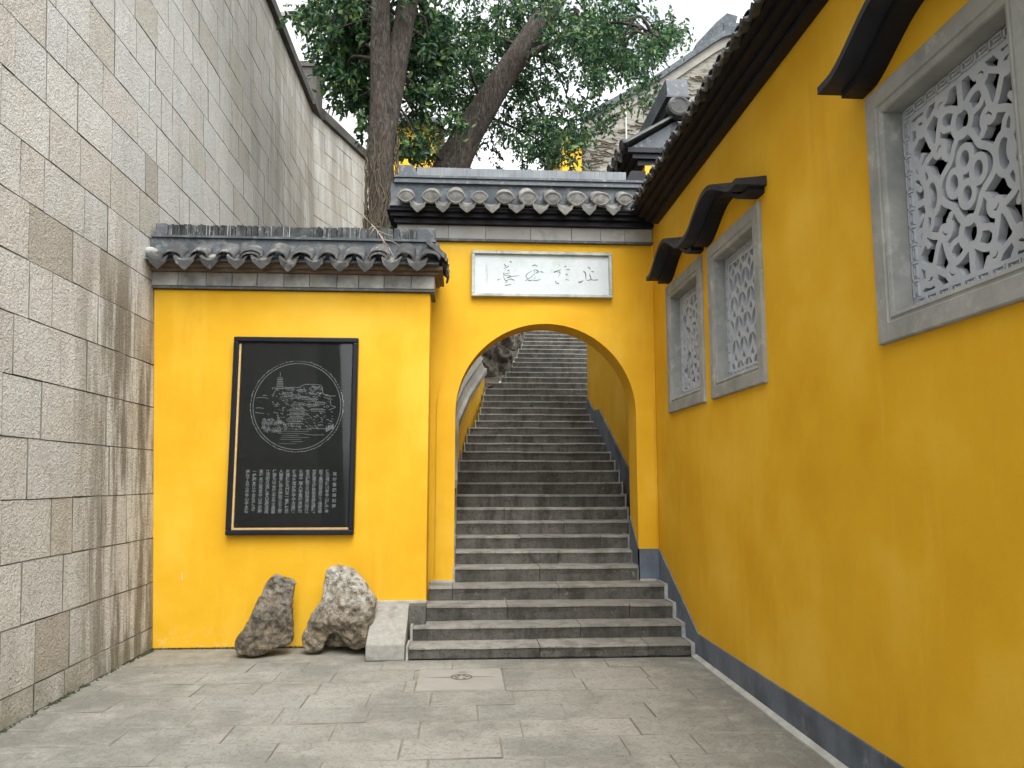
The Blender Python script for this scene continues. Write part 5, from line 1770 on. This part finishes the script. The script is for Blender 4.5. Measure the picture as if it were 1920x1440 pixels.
rg = np.random.default_rng(11)
areas_a = [A(600, 30, 55, 50, .9), A(655, 80, 55, 60), A(585, 105, 28, 30, .7), A(645, 145, 34, 32, 1.0), A(668, 200, 24, 30, .9), A(632, 172, 22, 16, .8), A(684, 240, 10, 16, .5), A(560, 5, 40, 30, .8), A(690, 30, 70, 50), A(780, 45, 50, 60, 1.1),
           A(800, 120, 50, 50, 1.1), A(770, 185, 30, 40, 1.0), A(755, 265, 22, 28, .8), A(790, 285, 30, 16, .9), A(660, 120, 60, 45, 1.0)]
areas_b = [A(850, 50, 70, 60), A(930, 30, 70, 50), A(860, 130, 60, 50, 1.0), A(840, 200, 45, 45, .8), A(805, 265, 36, 34, .9), A(920, 95, 50, 45, 1.0), A(1000, 110, 45, 50, 1.1), A(1000, 180, 60, 50, 1.0), A(950, 235, 50, 42, 1.0), A(1020, 235, 55, 42, .95),
           A(985, 283, 70, 20, .7), A(1055, 275, 36, 26, .8), A(1075, 235, 26, 18, .6), A(1060, 40, 60, 45, .9), A(1120, 40, 60, 50, .95), A(1180, 50, 55, 55, .9), A(1150, 110, 60, 36, .8), A(1205, 110, 38, 36, .8), A(1230, 30, 45, 36, .8), A(1280, 12, 30, 18, .7), A(1115, 135, 30, 22, .6),
           A(1150, 192, 50, 12, .6), A(1110, 215, 40, 12, .6), A(1205, 165, 30, 16, .6), A(1255, 45, 34, 26, .8), A(1298, 10, 24, 16, .9), A(1235, 75, 26, 20, .7), A(1090, 10, 60, 30, .8), A(1180, 0, 60, 26, .8), A(1060, 110, 26, 22, .4), A(1075, 180, 22, 16, .3), A(885, 270, 30, 24, .4), A(960, 20, 60, 40, .8)]
high_a = [A(640, -90, 130, 90, .5), A(780, -100, 120, 90, .5)]
high_b = [A(930, -100, 120, 90, .5), A(1100, -90, 130, 80, .5)]

def vines(mb, base, rad, z0, z1, n, seed):
    rg_ = random.Random(seed)
    for k in range(n):
        a = rg_.uniform(0, 2 * math.pi)
        z = z0 + rg_.uniform(-0.2, 0.3)
        top = rg_.uniform(z0 + 0.5, z1)
        pts = []
        out = rg_.uniform(1.0, 1.16)
        while z < top:
            a += rg_.uniform(-0.25, 0.25)
            c_ = base(z)
            rr = rad(z) * out * rg_.uniform(0.98, 1.10)
            pts.append((c_.x + rr * math.cos(a), c_.y + rr * math.sin(a), z))
            z += rg_.uniform(0.06, 0.14)
        if len(pts) > 2:
            mb.tube(pts, rg_.uniform(0.003, 0.008), 5)

ta = thing('broadleaf_tree', 'upright forked tree with creeper-wrapped trunk beside the granite wall', 'tree', (-1.21, 10.8, 1.8))
pa, ra = trunk_path([(-1.22, 10.8, 1.5, .34), (-1.215, 10.8, 3.2, .27), (-1.205, 10.8, 5.0, .225), (-1.205, 10.8, 5.7, .198), (-1.235, 10.8, 6.4, .190), (-1.235, 10.8, 7.1, .19), (-1.255, 10.8, 7.6, .165), (-1.27, 10.8, 7.9, .155), (-1.28, 10.8, 8.5, .145), (-1.32, 10.75, 9.3, .14), (-1.5, 10.6, 10.8, .11), (-1.9, 10.4, 12.2, .06)])
mb = MB(); mb.tube(pa, ra, 18, wob=0.16)
part('trunk', mb, M['bark'], ta, True)
pr_, rr_ = trunk_path([(-1.17, 10.86, 6.3, .10), (-1.14, 10.88, 7.1, .15), (-1.08, 10.92, 7.7, .165), (-1.00, 10.95, 8.3, .165), (-0.90, 10.98, 9.0, .15), (-0.65, 11.1, 10.4, .13), (-0.3, 11.4, 12.0, .07)])
mb = MB(); mb.tube(pr_, rr_, 14, wob=0.16); part('limb', mb, M['bark'], ta, True)
mb = MB()
vines(mb, lambda z: Vector((-1.21, 10.8, 0)), lambda z: 0.205, 4.2, 6.9, 150, 3)
vines(mb, lambda z: Vector((-1.21, 10.8, 0)), lambda z: 0.232, 4.2, 5.8, 70, 5)
part('creeper', mb, M['vine'], ta, kind='stuff')
cl_a = ellipse_clusters(areas_a, rg, 11.15, 13.6, 46) + ellipse_clusters(high_a, rg, 9.8, 13.0, 26)
cr_ = part('crown', leaf_cloud(cl_a, 7, 21, 0.115), M['leaf'], ta, kind='stuff')
def branches(parent, cl, roots, n, seed):
    rg_ = random.Random(seed)
    mb = MB()
    for k in range(n):
        c_ = cl[rg_.randrange(len(cl))]
        tgt = Vector(c_[:3])
        rt_ = min(roots, key=lambda q: (Vector(q) - tgt).length + rg_.uniform(0, 1.2) + (2.5 if q[2] > tgt.z + 0.4 else 0))
        a = Vector(rt_)
        if (tgt - a).length > 3.6: continue
        m = (a + tgt) / 2 + Vector((rg_.uniform(-.2, .2), rg_.uniform(-.2, .2), rg_.uniform(0.0, .4)))
        p, q = trunk_path([(*a, .035), (*m, .022), (*tgt, .008)], 6)
        mb.tube(p, q, 5)
    part('branches', mb, M['bark'], parent, True, kind='stuff')
branches(ta, cl_a, [tuple(p) for p in pa[40:]] + [tuple(p) for p in pr_[12:]], 70, 5)

tb = thing('broadleaf_tree', 'tree with a stout trunk leaning right above the gate roof', 'tree', (-0.6, 12.4, 2.4))
pb, rb_ = trunk_path([(-0.62, 12.3, 2.2, .42), (-0.50, 12.4, 4.5, .38), (-0.30, 12.5, 6.6, .34), (-0.20, 12.5, 7.05, .285), (0.05, 12.5, 7.6, .25), (0.32, 12.5, 8.1, .24), (0.72, 12.5, 8.78, .215), (1.22, 12.5, 9.55, .195), (1.60, 12.4, 10.2, .17), (2.2, 12.2, 11.6, .13), (2.7, 12.0, 13.0, .07)])
mb = MB(); mb.tube(pb, rb_, 18, wob=0.18)
part('trunk', mb, M['bark'], tb, True)
pc_, rc_ = trunk_path([(0.80, 12.45, 8.9, .08), (1.6, 12.2, 9.2, .05), (2.4, 11.9, 9.35, .028), (3.0, 11.7, 9.1, .014), (3.3, 11.6, 8.7, .006)])
mb = MB(); mb.tube(pc_, rc_, 8, wob=0.1); part('limb', mb, M['bark'], tb, True)
cl_b = ellipse_clusters(areas_b, rg, 12.75, 14.6, 33) + ellipse_clusters([a for a in areas_b if a[0] > 1.2 or a[0] < -0.1], rg, 11.2, 12.6, 14) + ellipse_clusters(high_b, rg, 10.3, 13.5, 26)
for k in range(170):  # unseen leaf clusters above the view, added to shade the upper stairs
    yy_ = rg.uniform(13.0, 20.5)
    cl_b.append((rg.uniform(-0.8, 3.6), yy_, 1.75 + yy_ * 0.66 + rg.uniform(0.3, 2.2), 0.35))
part('crown', leaf_cloud(cl_b, 7, 22, 0.092), M['leaf'], tb, kind='stuff')
branches(tb, cl_b, [tuple(p) for p in pb[24:]] + [tuple(p) for p in pc_[2:]], 45, 6)

# dry twig caught on the tiles of the front wall
tw = MB()
def tw_(p, q, r):
    a, b_ = Vector(p), Vector(q)
    m = (a + b_) / 2 + Vector((random.uniform(-.02, .02), 0, random.uniform(-.02, .02)))
    tw.tube([a, m, b_], [r, r * .8, r * .5], 5)
root = (-1.02, 8.20, 4.52)
tw_((-1.115, 8.20, 4.62), root, .006); tw_(root, (-0.93, 8.14, 4.40), .007); tw_((-0.93, 8.14, 4.40), (-0.82, 8.12, 4.24), .006); tw_((-0.82, 8.12, 4.24), (-0.75, 8.12, 4.08), .005)
for a, b_ in (((-1.0, 8.19, 4.50), (-1.09, 8.18, 4.43)), ((-0.98, 8.18, 4.48), (-1.05, 8.18, 4.36)), ((-0.95, 8.16, 4.44), (-0.78, 8.16, 4.38)), ((-0.93, 8.14, 4.40), (-0.86, 8.13, 4.20)), ((-0.88, 8.13, 4.33), (-0.70, 8.13, 4.26)), ((-0.95, 8.15, 4.43), (-0.92, 8.15, 4.30)), ((-0.9, 8.14, 4.37), (-0.83, 8.14, 4.12)), ((-1.02, 8.2, 4.52), (-0.93, 8.2, 4.50))):
    tw_(a, b_, .0045)
o = link('dry_twig', tw.mesh('dry_twig', M['twig'], True))
tag(o, 'bare dry twig fallen across the tiles of the lower wall cap', 'twig')

# small weeds rooted between the two wall caps
wd = leaf_cloud([(-0.86, 9.35, 4.86, .10), (-0.90, 9.4, 4.72, .08)], 5, 77, 0.06)
o = link('weed', wd.mesh('weed', M['leaf']))
tag(o, 'small green weed growing beside the gate roof, next to the trunk', 'plant')

# ------------------------------------------------------------------ buildings behind
gb = thing('gabled_hall', 'grey brick hall with a curved gable behind the stairs', 'building', (9, 26, 8))
def gz(x):   # gable line
    return float(np.interp(x, [4.0, 6.9, 9.3, 10.6, 13.4], [14.45, 16.15, 17.9, 18.35, 16.0]))
mb = MB()
xs = np.linspace(4.12, 17.0, 40)
top = [gz(x) - 0.35 for x in xs]
for i in range(len(xs) - 1):
    mb.add([(xs[i], 26, 2), (xs[i + 1], 26, 2), (xs[i + 1], 26, top[i + 1]), (xs[i], 26, top[i])], [(0, 1, 2, 3)])
mb.add([(4.12, 26, 2), (4.12, 36, 2), (4.12, 36, top[0]), (4.12, 26, top[0])], [(3, 2, 1, 0)])
part('brick_wall', mb, M['brick_far'], gb)
mb = MB()
for i in range(len(xs) - 1):
    za, zb_ = gz(xs[i]), gz(xs[i + 1])
    for (h0, h1, yo) in ((-0.46, -0.10, -0.10), (-0.10, 0.14, -0.24)):
        mb.add([(xs[i] - .0, 26 + yo, za + h0), (xs[i + 1], 26 + yo, zb_ + h0), (xs[i + 1], 26 + yo, zb_ + h1), (xs[i], 26 + yo, za + h1), (xs[i], 26.4, za + h0), (xs[i + 1], 26.4, zb_ + h0), (xs[i + 1], 26.4, zb_ + h1), (xs[i], 26.4, za + h1)],
               [(0, 1, 2, 3), (3, 2, 6, 7), (1, 0, 4, 5)], 0 if h0 < -0.2 else 1)
part('gable_coping', mb, [M['coping_far'], M['ridge']], gb)
mb = MB()
mb.add([(8.4, 25.9, 17.42), (9.9, 25.9, 18.40), (10.0, 25.9, 18.75), (9.6, 25.9, 18.85), (9.2, 25.9, 18.5), (8.4, 25.9, 17.6)] + [(8.4, 26.6, 17.42), (9.9, 26.6, 18.40), (10.0, 26.6, 18.75), (9.6, 26.6, 18.85), (9.2, 26.6, 18.5), (8.4, 26.6, 17.6)],
       [tuple(range(6)), tuple(range(11, 5, -1))] + [(i, i + 6, (i + 1) % 6 + 6, (i + 1) % 6) for i in range(6)])
mb.box(9.45, 10.05, 25.85, 26.65, 17.9, 18.45)
part('ridge_end', mb, M['ridge'], gb)
mb = MB()
for s_ in (1,):
    mb.add([(4.0, 26.3, 14.35), (10.6, 26.3, 18.2), (10.6, 38, 18.2), (4.0, 38, 14.35)], [(0, 1, 2, 3)])
    mb.add([(10.6, 26.3, 18.2), (17.0, 26.3, 13.4), (17.0, 38, 13.4), (10.6, 38, 18.2)], [(0, 1, 2, 3)])
part('roof_slope', mb, M['ridge'], gb)
mb = MB(); mb.tube([(5.75, 25.93, 8.0), (5.75, 25.93, 14.9)], 0.028, 8); part('drainpipe', mb, M['pale'], gb)
# creeper stems over the brick gable
mb = MB()
rg_ = random.Random(4)
for k in range(420):
    x, z = rg_.uniform(4.2, 9.0), rg_.uniform(12.2, 17.0)
    if z > gz(x) - 1.0: continue
    pts = []
    dirx = rg_.choice([-1, 1])
    for q in range(rg_.randrange(4, 10)):
        pts.append((x, 25.975, z)); x += dirx * rg_.uniform(.05, .13); z += rg_.uniform(-.05, .055)
        x = max(x, 4.15)
    mb.tube(pts, rg_.uniform(.010, .022), 4)
o = link('creeper', mb.mesh('creeper', M['vine'])); 
o['kind'] = 'stuff'
tag(o, 'bare creeper stems spread over the grey brick gable', 'creeper')

def box_house(name, label, x0, x1, y0, y1, z0, z1, mat, rz, roofmat):
    t = thing(name, label, 'building', ((x0 + x1) / 2, (y0 + y1) / 2, z0))
    mb = MB(); mb.box(x0, x1, y0, y1, z0, z1); part('wall', mb, mat, t)
    mb = MB()
    ym = (y0 + y1) / 2
    mb.prism([(y0 - 0.35, z1 + 0.003), (y0 - 0.35, z1 + 0.12), (ym, z1 + rz), (y1 + 0.35, z1 + 0.12), (y1 + 0.35, z1 + 0.003)], 'x', x0 - 0.3, x1 + 0.3)
    part('roof', mb, roofmat, t)
    mb = MB(); mb.box(x0 - 0.32, x1 + 0.32, y0 - 0.42, y0 - 0.353, z1 - 0.02, z1 + 0.14); part('eave_board', mb, M['slate'], t)
    return t
box_house('yellow_house', 'yellow house wall glimpsed between the two tree trunks', -2.35, -1.0, 23.0, 27.0, 6.0, 12.7, M['stucco'], 0.8, M['coping_far'])
box_house('yellow_house', 'narrow yellow house wall at the left foot of the brick gable', 3.35, 4.02, 25.3, 29.0, 6.0, 13.55, M['stucco'], 0.5, M['ridge'])
ph = thing('pale_hall', 'pale grey hall behind the granite wall and the tree', 'building', (-4.5, 30, 5))
mb = MB(); mb.box(-9.5, -1.9, 29.0, 34.0, 5.0, 22.0); part('wall', mb, M['pale'], ph)
mb = MB(); mb.box(-9.7, -1.7, 28.6, 34.4, 22.003, 22.4); part('roof', mb, M['ridge'], ph)
for zz in (17.0, 20.0):
    mb = MB(); mb.box(-9.52, -1.88, 28.92, 28.997, zz, zz + 0.16); part('string_course', mb, M['coping_far'], ph)
